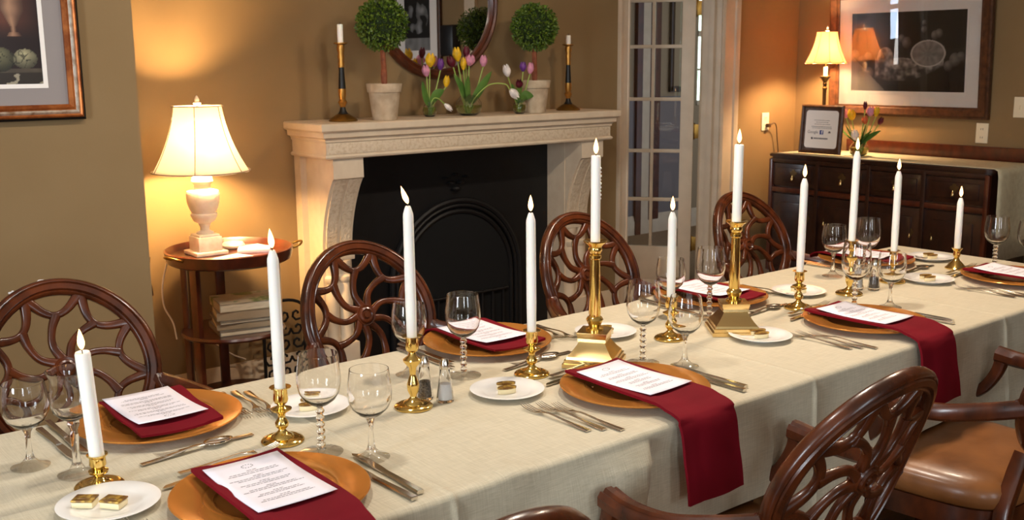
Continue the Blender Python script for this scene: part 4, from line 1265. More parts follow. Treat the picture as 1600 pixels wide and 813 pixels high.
def stick(label, loc, h, rb=0.042, style='turned'):
    if style == 'turned':
        if h > 0.13:
            q = stick_prof(h, rb)
        else: q = stick_prof(h, rb)
    elif style == 'low':
        q = [(0, 0), (rb, 0), (rb + 0.001, 0.003), (rb - 0.002, 0.006), (rb - 0.009, 0.0085), (rb - 0.016, 0.0075), (0.018, 0.009), (0.011, 0.013), (0.0075, 0.018), (0.009, 0.022), (0.016, 0.026), (0.017, 0.030), (0.010, 0.033), (0.012, 0.037), (0.0145, 0.041), (0.0135, h - 0.006), (0.018, h - 0.002), (0.018, h), (0.0135, h - 0.001), (0.013, h - 0.016), (0, h - 0.016)]
    else:
        q = [(0, 0), (rb, 0), (rb, 0.003), (rb - 0.006, 0.008), (rb - 0.014, 0.018), (0.011, 0.030), (0.008, 0.038), (0.011, h - 0.030), (0.013, h - 0.022), (0.010, h - 0.014), (0.013, h - 0.008), (0.019, h), (0.0122, h - 0.001), (0.0118, h - 0.014), (0, h - 0.014)]
    o = lathe_ob('candlestick', q, M['brass'], seg=40, angle=50)
    o.location = loc; tag(o, label, 'candlestick', 'short brass candlesticks'); return o


CS = [  # x, y, stick h, style, candle length, lean (x,y), flame lean, position words
    (0.533, 1.803, 0.060, 'low', 0.183, (-0.062, 0.045), 0.0, 'at the far left'),
    (0.884, 1.798, 0.111, 'turned', 0.270, (-0.012, 0.01), -0.08, 'second from the left'),
    (1.195, 1.802, 0.158, 'turned', 0.278, (-0.008, 0.004), -0.35, 'beside the near salt and pepper shakers'),
    (1.542, 1.818, 0.108, 'turned', 0.278, (-0.006, 0), 0.0, 'in front of the dark fireplace opening'),
    (2.031, 1.826, 0.117, 'turned', 0.223, (0, 0), 0.0, 'between the two tall square-based candlesticks'),
    (2.581, 1.815, 0.113, 'turned', 0.274, (0.012, 0), 0.0, 'just right of the second tall candlestick'),
    (2.861, 1.826, 0.172, 'turned', 0.277, (0.03, -0.01), 0.0, 'rising tallest in front of the sideboard tulips'),
    (3.128, 1.837, 0.106, 'turned', 0.262, (0, 0), 0.0, 'in front of the sideboard middle'),
    (3.501, 1.815, 0.073, 'bell', 0.177, (0, 0), 0.0, 'farthest right on the table'),
]
for x, y, h, st, L, ln, fl, w in CS:
    stick({'bell': 'small bell-footed', 'low': 'low dish-footed', 'turned': 'turned'}[st] + ' brass candlestick ' + w, (x, y, T), h, 0.041 if x < 3.4 else 0.037, st)
    candle('lit white taper candle ' + w, (x, y, T + h - (0.0135 if st != 'turned' else 0.0195)), L + (0.0135 if st == 'bell' else 0.0195), ln, fl, tip=st != 'low', r=0.0128 if st == 'low' else 0.0112)


def tall_stick(label, loc, rz):
    root = thing('tall_candlestick', label, 'candlestick', loc, rz, 'tall square-based brass candlesticks')
    bm = bmesh.new(); prev = None
    lv = [(0.066, 0), (0.066, 0.010), (0.062, 0.011), (0.062, 0.019), (0.058, 0.020), (0.056, 0.026), (0.047, 0.036), (0.036, 0.052), (0.032, 0.060), (0.035, 0.061), (0.034, 0.068), (0.037, 0.080), (0.037, 0.083), (0.020, 0.086)]
    for a, z in lv:
        ring = [bm.verts.new((sx * a, sy * a, z)) for sx, sy in ((-1, -1), (1, -1), (1, 1), (-1, 1))]
        if prev:
            for i in range(4): bm.faces.new((prev[i], prev[(i + 1) % 4], ring[(i + 1) % 4], ring[i]))
        else: bm.faces.new(ring[::-1])
        prev = ring
    bm.faces.new(prev); finish('square_base', bm, M['paleb'], root, angle=20)
    H = 0.305
    lathe_ob('column', [(0, 0.084), (0.021, 0.084), (0.022, 0.090), (0.014, 0.094), (0.018, 0.103), (0.021, 0.110), (0.018, 0.116), (0.0135, 0.119), (0.0150, 0.125), (0.0115, H - 0.048), (0.0115, H - 0.046), (0.0155, H - 0.043), (0.0155, H - 0.036), (0.012, H - 0.033), (0.0165, H - 0.026), (0.0170, H - 0.020), (0.0155, H - 0.016), (0.020, H - 0.010), (0.029, H - 0.003), (0.029, H), (0.0135, H - 0.003), (0.0125, H - 0.02), (0, H - 0.02)], M['brass'], root, seg=36)
    return root


tall_stick('tall column candlestick on a stepped square base, left one, near the table centre', (1.721, 1.792, T), math.radians(-56))
c = candle('lit candle with wax drips in the left tall candlestick', (1.721, 1.792, T + 0.286), 0.222, (0.0, 0), 0.0, tip=False, r=0.0115)
bm = bmesh.new()
for k in range(9):
    z = 0.222 - 0.03 - k * 0.009; rr = 0.0018 + 0.0012 * random.random()
    lathe(bm, [(0, -rr * 1.6), (rr, -rr * 0.6), (rr, rr * 0.6), (0, rr * 1.6)], 8, (0.0115 * 0.7, -0.0115 * 0.72, z))
finish('wax_drip', bm, M['wax'], c)
tall_stick('tall column candlestick on a stepped square base, right one, before the glazed door', (2.221, 1.769, T), math.radians(-40))
candle('lit candle in the right tall candlestick', (2.221, 1.769, T + 0.286), 0.222, (0.005, 0), 0.0, tip=False, r=0.0125)

# ------------------------------------------------------------------ mantel ornaments
MZ = 1.2335


def black_gold_stick(label, loc, clen):
    root = thing('candlestick', label, 'candlestick', loc)
    segs = [('foot', [(0, 0), (0.062, 0), (0.064, 0.004), (0.058, 0.012), (0.042, 0.022), (0.026, 0.032), (0, 0.034)], 'gold2'),
            ('neck', [(0, 0.032), (0.024, 0.032), (0.015, 0.045), (0.011, 0.062), (0, 0.063)], 'blackedge'),
            ('knop', [(0, 0.062), (0.011, 0.062), (0.015, 0.072), (0.021, 0.084), (0.013, 0.096), (0.017, 0.112), (0.0175, 0.142), (0, 0.143)], 'gold'),
            ('shaft', [(0, 0.142), (0.016, 0.142), (0.011, 0.235), (0, 0.236)], 'blackedge'),
            ('capital', [(0, 0.235), (0.0125, 0.235), (0.0145, 0.25), (0.011, 0.262), (0.016, 0.28), (0.012, 0.295), (0.018, 0.315), (0.015, 0.332), (0.031, 0.338), (0.031, 0.342), (0, 0.342)], 'gold')]
    for n, p, m in segs: lathe_ob(n, p, M['dullbrass'] if m == 'gold2' else M[m], root, seg=24)
    candle('unlit white candle stub ' + ('in the left' if loc[0] < 3 else 'in the right') + ' black and gold mantel candlestick', (loc[0], loc[1], loc[2] + 0.3425), clen, lit=False, group='unlit candle stubs', r=0.0125)
    return root


black_gold_stick('black and gold turned candlestick at the left end of the mantel', (2.385, 4.10, MZ), 0.078)
black_gold_stick('black and gold turned candlestick at the right end of the mantel', (3.765, 4.135, MZ), 0.045)


def topiary(label, loc, sd, hs=1.0):
    root = thing('potted_topiary', label, 'plant', loc)
    rnd = random.Random(sd)
    lathe_ob('pot', [(0, 0), (0.054, 0), (0.056, 0.004), (0.070, 0.122), (0.076, 0.124), (0.081, 0.158), (0.080, 0.162), (0.072, 0.162), (0.068, 0.130), (0, 0.130)], M['terra'], root, seg=36)
    lathe_ob('soil', [(0, 0.131), (0.067, 0.131), (0.05, 0.139), (0, 0.143)], M['soil'], root, seg=20)
    bm = bmesh.new()
    for k in range(2):
        sweep(bm, bez([(0.004 * k, 0.005 * k, 0.135), (0.006 - 0.01 * k, 0.004, 0.2), (0.004 * k - 0.003, -0.003, 0.27), (0, 0, 0.33)], 5), circ(0.0125 - 0.004 * k, 8), normals=(1, 0, 0))
    finish('trunk', bm, M['stemred'], root)
    cz = 0.422; R = 0.110
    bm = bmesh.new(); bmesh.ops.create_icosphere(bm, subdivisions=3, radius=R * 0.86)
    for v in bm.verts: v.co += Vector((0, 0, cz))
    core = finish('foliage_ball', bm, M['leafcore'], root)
    bm = bmesh.new()
    for k in range(2700):
        d = Vector((rnd.gauss(0, 1), rnd.gauss(0, 1), rnd.gauss(0, 1))).normalized()
        p = d * (R * rnd.uniform(0.82, 1.06)) * (1 + 0.03 * noise.noise(d * 4)); p.z += cz
        up = (d + Vector((rnd.gauss(0, 0.6), rnd.gauss(0, 0.6), rnd.gauss(0, 0.6)))).normalized()
        sd_ = up.cross(Vector((rnd.random(), rnd.random(), rnd.random()))).normalized(); l = rnd.uniform(0.009, 0.015); w = l * 0.36
        n_ = up.cross(sd_)
        vs = [bm.verts.new(p - up * l * 0.2), bm.verts.new(p + sd_ * w + up * l * 0.4 + n_ * w * 0.3), bm.verts.new(p + up * l), bm.verts.new(p - sd_ * w + up * l * 0.4 + n_ * w * 0.3)]
        bm.faces.new(vs)
    lv = finish('leaves', bm, M['leaf'], core, smooth=False)
    return root


topiary('ball topiary in a pale clay pot at the left of the mantel', (2.578, 4.06, MZ), 1)
topiary('ball topiary in a pale clay pot at the right of the mantel', (3.468, 4.06, MZ), 2)


def petals(bm, base, d, L=0.045, r=0.014, n=6, open_=0.0, rnd=random):
    """cup of overlapping petals pointing along d"""
    d = Vector(d).normalized(); q = d.to_track_quat('Z', 'Y').to_matrix()
    for k in range(n):
        a0 = 2 * PI * k / n; layer = 0.9 if k % 2 else 1.0
        rows = []
        for j in range(7):
            t = j / 6; rad = r * layer * (math.sin(min(1, t * 1.25 + 0.12) * PI * 0.62) ** 0.8) * (1 + open_ * t) * (1 - 0.30 * max(0, t - 0.6) / 0.4)
            hw = 0.62 * (math.sin(PI * min(0.98, t * 0.86 + 0.12)) ** 0.6)
            rows.append([bm.verts.new(Vector(base) + q @ Vector((rad * math.cos(a0 + s * hw), rad * math.sin(a0 + s * hw), t * L))) for s in (-1, -0.33, 0.33, 1)])
        for a, b in zip(rows, rows[1:]):
            for i in range(3): bm.faces.new((a[i], a[i + 1], b[i + 1], b[i]))


def leafblade(bm, pts, w):
    pts = bez(pts, 5); n = len(pts); rows = []
    for i, p in enumerate(pts):
        t = pts[min(i + 1, n - 1)] - pts[max(i - 1, 0)]; t.normalize()
        s = t.cross(Vector((0.3, -0.9, 0.2))).normalized(); f = i / (n - 1); ww = w * (math.sin(PI * min(0.999, 0.12 + 0.88 * f)) ** 0.7)
        nn = s.cross(t)
        rows.append([bm.verts.new(p - s * ww), bm.verts.new(p + nn * ww * 0.35), bm.verts.new(p + s * ww)])
    for a, b in zip(rows, rows[1:]):
        for i in range(2): bm.faces.new((a[i], a[i + 1], b[i + 1], b[i]))


def vase(label, loc, prof_out, water_h, cat='vase'):
    root = thing('glass_vase', label, 'vase', loc)
    inner = [(max(0, r - 0.0018), z) for r, z in prof_out[1:]][::-1]
    inner = [(r, max(z, 0.005)) for r, z in inner]
    lathe_ob('glass_bowl', prof_out + inner + [(0, 0.005)], M['glass'], root, seg=32, angle=60)
    w = [(max(0, r - 0.0022), z) for r, z in prof_out[1:] if 0.006 < z < water_h]
    lathe_ob('water', [(0, 0.0058), (prof_out[1][0] * 0.85, 0.0058)] + w + [(w[-1][0], water_h), (0, water_h)], M['water'], root, seg=32)
    return root


def tulip(label, color, pts, dirv, L=0.046, r=0.0145, leaves=(), n=1):
    """pts world coordinates of stem from vase to bloom base"""
    r *= 1.4; L *= 1.2
    o0 = Vector(pts[0]); root = thing('tulip', label, 'flower', tuple(o0))
    loc = [Vector(p) - o0 for p in pts]
    bm = bmesh.new(); sweep(bm, bez(loc, 8), circ(0.0032, 7)); finish('stem', bm, M['tstem'], root)
    bm = bmesh.new(); petals(bm, loc[-1], dirv, L, r); finish('bloom', bm, M['t' + color], root, angle=80)
    for lf in leaves:
        bm = bmesh.new(); leafblade(bm, [Vector(p) - o0 for p in lf], 0.025); finish('leaf', bm, M['tleaf'], root, angle=80)
    return root


# camera-plane helper only to read positions: mantel objects stand at y = 4.11
def mx_(px): return 2.384 + (px - 530) * (3.728 - 2.384) / (887 - 530)
VA = (2.870, 4.125); VB = (3.075, 4.09); VC = (3.345, 4.03)
vase('small round glass vase left of the large one on the mantel', (VA[0], VA[1], MZ), [(0, 0), (0.020, 0), (0.031, 0.012), (0.034, 0.030), (0.030, 0.048), (0.020, 0.062), (0.022, 0.072)], 0.045)
vase('large round glass bowl vase at the middle of the mantel', (VB[0], VB[1], MZ), [(0, 0), (0.035, 0), (0.055, 0.014), (0.065, 0.040), (0.062, 0.062), (0.048, 0.085), (0.036, 0.096), (0.038, 0.104)], 0.05)
vase('small round glass vase right of the large one on the mantel', (VC[0], VC[1], MZ), [(0, 0), (0.020, 0), (0.031, 0.012), (0.034, 0.030), (0.030, 0.048), (0.020, 0.062), (0.022, 0.072)], 0.045)


def tz(px_y, Y=4.1):  # height of a mantel pixel row
    return 1.241 + (181 - px_y) * (1.689 - 1.241) / (181 - 25)


def fl(label, color, px, py, va, dirv=(0, 0, 1), mids=(), leaves=(), r=0.0145, L=0.046, yo=-0.01):
    """bloom whose base is at photograph row py; every stem starts inside its own vase"""
    X = mx_(px) * (va[1] + yo) / 4.1; Z = tz(py)
    s = (va[0] + random.uniform(-0.008, 0.008), va[1] + random.uniform(-0.006, 0.006), MZ + 0.012)
    k = math.copysign(1, X - va[0])
    m = mids or [(va[0] + (X - va[0]) * 0.35, va[1], MZ + 0.07)]
    tulip(label, color, [s] + list(m) + [(X, va[1] + yo, Z)], dirv, L, r, leaves)


fl('pink tulip leaning left over the small left vase', 'pink', 651, 118, VA, (-0.15, 0, 1), leaves=[[(VA[0], VA[1], MZ + 0.05), (VA[0] - 0.03, VA[1] - 0.01, MZ + 0.10), (VA[0] - 0.05, VA[1] - 0.015, MZ + 0.17)]])
fl('purple tulip upright in the small left vase', 'purple', 672, 108, VA, (0.05, 0, 1), r=0.013)
fl('yellow tulip at the right of the small left vase', 'yellow', 680, 136, VA, (0.15, 0, 1), leaves=[[(VA[0] + 0.005, VA[1], MZ + 0.055), (VA[0] + 0.03, VA[1] - 0.01, MZ + 0.10), (VA[0] + 0.075, VA[1] - 0.015, MZ + 0.125)]], r=0.012)
fl('white tulip drooping toward the mantel right of the small left vase', 'white', 677, 163, VA, (0.8, 0, -0.6), mids=[(VA[0] + 0.01, VA[1] - 0.01, MZ + 0.08), (VA[0] + 0.035, VA[1] - 0.02, MZ + 0.085)], r=0.0095, L=0.045)
fl('big yellow tulip rising above the pink one on the mantel', 'yellow', 656, 103, (VA[0] + 0.0, VA[1]), (0.1, 0, 1), r=0.019, L=0.055)
fl('dark maroon tulip left in the large vase', 'maroon', 692, 103, VB, (-0.45, 0, 0.9), r=0.016, leaves=[[(VB[0] - 0.01, VB[1], MZ + 0.07), (VB[0] - 0.05, VB[1] - 0.01, MZ + 0.14), (VB[0] - 0.095, VB[1] - 0.01, MZ + 0.20)]])
fl('tall yellow tulip in the large vase', 'yellow', 699, 94, VB, (-0.1, 0, 1), r=0.016, L=0.056)
fl('small yellow tulip just below the tall yellow one', 'yellow', 708, 108, VB, (0, 0, 1), r=0.011, L=0.05)
fl('maroon tulip peeking behind the pink bloom in the large vase', 'maroon', 712, 88, (VB[0] + 0.01, VB[1] + 0.02), (0.1, 0, 1), r=0.013)
fl('wide pink tulip in the large vase', 'pink', 717, 101, VB, (0.1, -0.2, 1), r=0.019, L=0.044, leaves=[[(VB[0], VB[1] - 0.01, MZ + 0.06), (VB[0] - 0.02, VB[1] - 0.02, MZ + 0.13), (VB[0] - 0.015, VB[1] - 0.02, MZ + 0.19)]])
fl('pink tulip at the right of the large vase', 'pink', 740, 103, VB, (0.05, 0, 1), r=0.0145, leaves=[[(VB[0] + 0.01, VB[1] - 0.01, MZ + 0.06), (VB[0] + 0.06, VB[1] - 0.02, MZ + 0.13), (VB[0] + 0.13, VB[1] - 0.02, MZ + 0.21)]])
fl('white tulip arching far right out of the large vase', 'white', 784, 141, VB, (0.75, -0.1, -0.65), mids=[(VB[0] + 0.02, VB[1] - 0.02, MZ + 0.08), (VB[0] + 0.08, VB[1] - 0.06, MZ + 0.145), (VB[0] + 0.145, VB[1] - 0.10, MZ + 0.148)], r=0.0155, L=0.050, yo=-0.125)
fl('white tulip leaning left in the small right vase', 'white', 781, 120, VC, (-0.25, 0, 1), r=0.0145, L=0.05, leaves=[[(VC[0] - 0.003, VC[1], MZ + 0.055), (VC[0] - 0.035, VC[1] - 0.01, MZ + 0.10), (VC[0] - 0.06, VC[1] - 0.01, MZ + 0.15)]])
fl('purple tulip in the small right vase', 'purple', 807, 112, VC, (0, 0, 1), r=0.0125, L=0.04, leaves=[[(VC[0], VC[1], MZ + 0.055), (VC[0] - 0.01, VC[1] - 0.01, MZ + 0.11), (VC[0] + 0.0, VC[1] - 0.01, MZ + 0.155)]])
fl('dark maroon tulip low in the small right vase', 'maroon', 800, 139, VC, (-0.3, -0.4, 0.8), r=0.014, L=0.035)
fl('pink tulip at the right of the small right vase', 'pink', 819, 116, VC, (0.12, 0, 1), r=0.0135, leaves=[[(VC[0] + 0.005, VC[1], MZ + 0.055), (VC[0] + 0.03, VC[1] - 0.01, MZ + 0.09), (VC[0] + 0.075, VC[1] - 0.02, MZ + 0.085)]])

# ------------------------------------------------------------------ lamps
def bell_shade(bm, rb, rt, h, z0, scallop=0.0, panels=6, seg=96, t=0.0012):
    rows = []
    for side in (0, 1):
        for j in (range(15) if side == 0 else range(14, -1, -1)):
            f = j / 14; ring = []
            for i in range(seg):
                a = 2 * PI * i / seg; ph_ = (i * panels / seg) % 1.0
                rr = rt + (rb - rt) * ((1 - f) ** 2.1 * 0.62 + (1 - f) * 0.38)
                pan = 1 - scallop * 4 * ph_ * (1 - ph_) * (0.4 + 0.6 * f)
                dz = -0.006 * 4 * ph_ * (1 - ph_) * (1 - f)
                r_ = rr * pan - (t if side else 0)
                ring.append(bm.verts.new((r_ * math.cos(a), r_ * math.sin(a), z0 + h * f + dz)))
            rows.append(ring)
    rows.append(rows[0])
    for a, b in zip(rows, rows[1:]):
        for i in range(seg): bm.faces.new((a[i], a[(i + 1) % seg], b[(i + 1) % seg], b[i]))


def shade_seams(bm, rb, rt, h, z0, panels, r=0.0018):
    for k in range(panels):
        a = 2 * PI * k / panels; pts = []
        for j in range(15):
            f = j / 14; rr = rt + (rb - rt) * ((1 - f) ** 2.1 * 0.62 + (1 - f) * 0.38) + 0.0008
            pts.append((rr * math.cos(a), rr * math.sin(a), z0 + h * f))
        sweep(bm, pts, circ(r, 6))
    for rr, z in ((rb + 0.0005, z0), (rt + 0.0005, z0 + h)):
        sweep(bm, [(rr * math.cos(2 * PI * i / 48), rr * math.sin(2 * PI * i / 48), z) for i in range(48)], circ(r * 1.2, 6), closed=True)


def point(name, loc, e, col, r=0.03, parent=None):
    l = bpy.data.lights.new(name, 'POINT'); l.energy = e; l.color = col; l.shadow_soft_size = r
    o = bpy.data.objects.new(name, l); COL.objects.link(o); o.location = loc
    if parent: o.parent = parent
    return o


TRZ = 0.728
lamp = thing('table_lamp', 'lit lamp with white alabaster urn base and bell shade on the round side table', 'lamp', (1.69, 4.04, TRZ + 0.0))
boxes('base', [((0, 0, 0.008), (0.135, 0.135, 0.016)), ((0, 0, 0.045), (0.10, 0.10, 0.058)), ((0, 0, 0.078), (0.088, 0.088, 0.010))], M['alab'], lamp, 0.004)
lathe_ob('urn', [(0, 0.08), (0.035, 0.08), (0.034, 0.09), (0.018, 0.098), (0.019, 0.112), (0.024, 0.120), (0.024, 0.126), (0.042, 0.136), (0.050, 0.152), (0.053, 0.160), (0.052, 0.166), (0.047, 0.170), (0.056, 0.186), (0.064, 0.215), (0.066, 0.245), (0.062, 0.258), (0.040, 0.266), (0.033, 0.272), (0.033, 0.285), (0.044, 0.297), (0.040, 0.312), (0.024, 0.322), (0, 0.325)], M['alab'], lamp, seg=40)
tube_ob('pole', [(0, 0, 0.32), (0, 0, 0.62)], 0.005, M['dullbrass'], lamp)
lathe_ob('finial', [(0, 0.595), (0.012, 0.6), (0.016, 0.608), (0.008, 0.614), (0.010, 0.62), (0.004, 0.635), (0, 0.638)], M['alab'], lamp, seg=16)
bm = bmesh.new(); bell_shade(bm, 0.192, 0.098, 0.258, 0.338, 0.06, 6); shd = finish('lamp_shade', bm, M['shade'], lamp, angle=60)
bm = bmesh.new(); shade_seams(bm, 0.192, 0.098, 0.258, 0.338, 6); finish('trim_band', bm, M['shadeseam'], shd)
bm = bmesh.new()
for a in (0, 2 * PI / 3, 4 * PI / 3): sweep(bm, [(0, 0, 0.592), (0.097 * math.cos(a), 0.097 * math.sin(a), 0.592)], circ(0.0018, 6))
finish('spider_fitting', bm, M['dullbrass'], lamp)
bm = bmesh.new(); lathe(bm, [(0, 0.39), (0.014, 0.40), (0.015, 0.415), (0.028, 0.45), (0.030, 0.47), (0.020, 0.495), (0, 0.502)], 20); bl = finish('bulb', bm, M['bulb'], lamp)
point('lamp_light', (0.0, -0.045, 0.46), 98, (1.0, 0.62, 0.27), 0.06, lamp)

lamp2 = thing('table_lamp', 'slender lit lamp with peach bell shade on the sideboard in the corner', 'lamp', (5.72, 3.90, 0.9105))
lathe_ob('base', [(0, 0), (0.06, 0), (0.062, 0.006), (0.05, 0.014), (0.03, 0.024), (0.014, 0.04), (0, 0.042)], M['bronze'], lamp2, seg=28)
lathe_ob('pole', [(0, 0.04), (0.011, 0.04), (0.013, 0.06), (0.009, 0.075), (0.010, 0.20), (0.012, 0.39), (0.016, 0.40), (0.010, 0.41), (0.014, 0.425), (0.010, 0.435), (0.022, 0.455), (0.034, 0.468), (0.034, 0.474), (0.012, 0.476), (0.0, 0.477)], M['bronze'], lamp2, seg=20)
lathe_ob('candle_sleeve', [(0, 0.476), (0.013, 0.476), (0.013, 0.53), (0, 0.531)], M['alab'], lamp2, seg=16)
bm = bmesh.new(); bell_shade(bm, 0.127, 0.062, 0.188, 0.556, 0.04, 8, t=0.001); shd = finish('lamp_shade', bm, M['shade2'], lamp2, angle=60)
bm = bmesh.new(); shade_seams(bm, 0.127, 0.062, 0.188, 0.556, 8, 0.0015); finish('trim_band', bm, M['shadeseam'], shd)
lathe_ob('finial', [(0, 0.735), (0.009, 0.742), (0.011, 0.752), (0.005, 0.76), (0.006, 0.77), (0, 0.785)], M['alab'], lamp2, seg=14)
tube_ob('pole', [(0, 0, 0.53), (0, 0, 0.745)], 0.003, M['dullbrass'], lamp2)
point('lamp_light', (-0.03, -0.03, 0.64), 52, (1.0, 0.66, 0.34), 0.035, lamp2)

# ------------------------------------------------------------------ side table (butler's tray)
stx, sty = 1.765, 3.985
side = thing('side_table', 'round mahogany tray table with brass handles in the lamp alcove', 'table', (stx, sty, 0))
lathe_ob('tray_top', [(0, TRZ - 0.022), (0.225, TRZ - 0.022), (0.232, TRZ - 0.03), (0.246, TRZ - 0.022), (0.252, TRZ + 0.0), (0.256, TRZ + 0.022), (0.250, TRZ + 0.026), (0.244, TRZ + 0.016), (0.236, TRZ - 0.001), (0, TRZ - 0.001)], M['redwood'], side, seg=64)
for a in (PI * 1.08, PI * -0.08 + 0.0):
    c0 = Vector((0.252 * math.cos(a), 0.252 * math.sin(a), TRZ + 0.008)); tt = Vector((-math.sin(a), math.cos(a), 0)); oo = Vector((math.cos(a), math.sin(a), 0))
    tube_ob('handle', bez([c0 - tt * 0.035, c0 - tt * 0.036 + oo * 0.03 + Vector((0, 0, 0.012)), c0 + oo * 0.046 + Vector((0, 0, 0.02)), c0 + tt * 0.036 + oo * 0.03 + Vector((0, 0, 0.012)), c0 + tt * 0.035], 6), 0.0045, M['dullbrass'], side)
for a in (200, 320, 80, 140):
    x, y = 0.19 * math.cos(math.radians(a)), 0.19 * math.sin(math.radians(a))
    bm = bmesh.new(); sweep(bm, [(x, y, 0), (x, y, TRZ - 0.024)], rrect(0.038, 0.026, 0.2), normals=(math.cos(math.radians(a)), math.sin(math.radians(a)), 0)); finish('leg', bm, M['redwood'], side)
for z in (0.40, 0.115):
    lathe_ob('shelf', [(0, z), (0.205, z), (0.21, z + 0.008), (0.205, z + 0.017), (0, z + 0.017)], M['redwood'], side, seg=48)
# papers and a dish on the tray
soap = lathe_ob('lidded_dish', [(0, 0), (0.035, 0.0), (0.046, 0.008), (0.048, 0.016), (0.04, 0.026), (0.02, 0.031), (0, 0.032)], M['alab'], seg=28)
soap.location = (1.83, 4.09, TRZ - 0.001); tag(soap, 'small rounded white dish on the tray table beside the lamp', 'dish')
bm = bmesh.new(); box(bm, (0, 0, 0.008), (0.13, 0.09, 0.016), 0.002); b = finish('notepad', bm, M['paper'], loc=(1.865, 3.965, TRZ - 0.001)); b.rotation_euler = (0, 0, -0.5); tag(b, 'small white notepad lying on the tray table', 'notepad')
bm = bmesh.new(); box(bm, (0, 0, 0.002), (0.16, 0.11, 0.004), 0.0005); b = finish('envelope', bm, M['paper'], loc=(1.72, 3.87, TRZ - 0.001)); b.rotation_euler = (0, 0, 0.3); tag(b, 'flat white envelope at the front of the tray table', 'envelope')
bm = bmesh.new(); box(bm, (0, 0, 0.001), (0.12, 0.08, 0.0025), 0.0005); b = finish('envelope', bm, M['paper'], loc=(1.90, 4.075, TRZ - 0.001)); b.rotation_euler = (0, 0, 0.1); tag(b, 'white card at the back right of the tray table', 'card')
# stack of books on the shelf
z = 0.4175
bks = [('bottom grey-edged book of the stack under the tray table', 0.26, 0.21, 0.022, 'book2'), ('second book from the bottom of the stack under the tray table', 0.255, 0.20, 0.024, 'book3'), ('slim grey book in the middle of the stack under the tray table', 0.25, 0.20, 0.012, 'book2'),
       ('thick beige book near the top of the stack under the tray table', 0.25, 0.195, 0.036, 'book3'), ('topmost book with a green patterned cover in the stack under the tray table', 0.245, 0.19, 0.034, 'book1')]
for k, (l, w, d, h, m) in enumerate(bks):
    r = thing('book', l, 'book', (1.80, 3.94, z), 0.05 * ((-1) ** k) - 0.25, 'stacked books')
    boxes('cover', [((0, 0, 0.0012), (w, d, 0.0024)), ((0, 0, h - 0.0012), (w, d, 0.0024)), ((0, -d / 2 + 0.0012, h / 2), (w, 0.0024, h)) if k % 2 else ((-w / 2 + 0.0012, 0, h / 2), (0.0024, d, h))], M[m], r)
    bb('pages', -w / 2 + 0.004, w / 2 - 0.004, -d / 2 + 0.004, d / 2 - 0.004, 0.0024, h - 0.0024, M['pages'], r)
    z += h + 0.0006
# cords
tag(tube_ob('lamp_cord', bez([(1.56, 4.13, 0.70), (1.545, 4.16, 0.60), (1.56, 4.2, 0.5), (1.60, 4.22, 0.42), (1.62, 4.24, 0.34)], 8), 0.0035, M['cordw'], n=8), 'white electric cord hanging behind the left leg of the tray table', 'cord')
tag(tube_ob('cord', bez([(1.50, 4.16, 0.72), (1.50, 4.18, 0.64), (1.515, 4.2, 0.58), (1.52, 4.21, 0.55)], 8), 0.003, M['cordb'], n=8), 'short brown cord end dangling left of the tray table', 'cord')
tag(tube_ob('cord', bez([(1.72, 4.22, 0.38), (1.78, 4.24, 0.30), (1.86, 4.24, 0.23), (1.93, 4.25, 0.19)], 8), 0.003, M['cordw'], n=8), 'white cord running down behind the tray table to the baseboard', 'cord')

# scrolled iron fire screen leaning behind the side table
scr = thing('iron_screen', 'black scrolled wrought iron screen between tray table and mantel', 'screen', (2.085, 4.17, 0))
bm = bmesh.new()
for (a, b_) in (((-0.10, 0, 0.02), (-0.10, 0, 0.40)), ((0.10, 0, 0.02), (0.10, 0, 0.40)), ((-0.10, 0, 0.02), (0.10, 0, 0.02))):
    sweep(bm, [a, b_], rrect(0.014, 0.01), normals=(0, 1, 0))
sweep(bm, [(-0.10 * math.cos(PI * k / 12), 0, 0.40 + 0.05 * math.sin(PI * k / 12)) for k in range(13)], rrect(0.014, 0.01), normals=(0, 1, 0))
for r_ in range(6):
    for c_ in range(3):
        cx_, cz_ = -0.064 + c_ * 0.064, 0.06 + r_ * 0.064; s_ = 1 if (r_ + c_) % 2 else -1
        pts = [(cx_ + s_ * (0.006 + 0.0042 * t_) * math.cos(t_ * 0.9), 0, cz_ + (0.006 + 0.0042 * t_) * math.sin(t_ * 0.9)) for t_ in range(8)]
        sweep(bm, pts, rrect(0.010, 0.008), normals=(0, 1, 0))
finish('scrollwork', bm, M['black'], scr)
bm = bmesh.new()
for x in (-0.10, 0.10): sweep(bm, [(x, -0.08, 0.006), (x, 0.08, 0.006)], rrect(0.014, 0.012), normals=(0, 0, 1))
finish('foot', bm, M['black'], scr)

# ------------------------------------------------------------------ sideboard
SBX, SBY0, SBY1, SBZ = 5.45, 2.655, 4.12, 0.908
sb = thing('sideboard', 'dark carved wooden sideboard with brass drop pulls along the right wall', 'sideboard', (5.70, 3.39, 0))
def sbb(n, x0, x1, y0, y1, z0, z1, m=None, p=None, bev=0.004): return bb(n, x0 - 5.70, x1 - 5.70, y0 - 3.39, y1 - 3.39, z0, z1, m or M['darkwood'], p or sb, bev)
sbb('body', SBX + 0.03, 5.94, SBY0 + 0.03, SBY1 - 0.03, 0.14, SBZ - 0.03)
bm = bmesh.new()
def rp(x0, x1, y0, y1, r):
    out = []
    for cx_, cy_, a0, rr in ((x1 - 0.005, y1 - 0.005, 0, 0.005), (x0 + r, y1 - r, 90, r), (x0 + r, y0 + r, 180, r), (x1 - 0.005, y0 + 0.005, 270, 0.005)):
        for k in range(6): a = math.radians(a0 + 18 * k); out.append((cx_ + rr * math.cos(a), cy_ + rr * math.sin(a)))
    return out
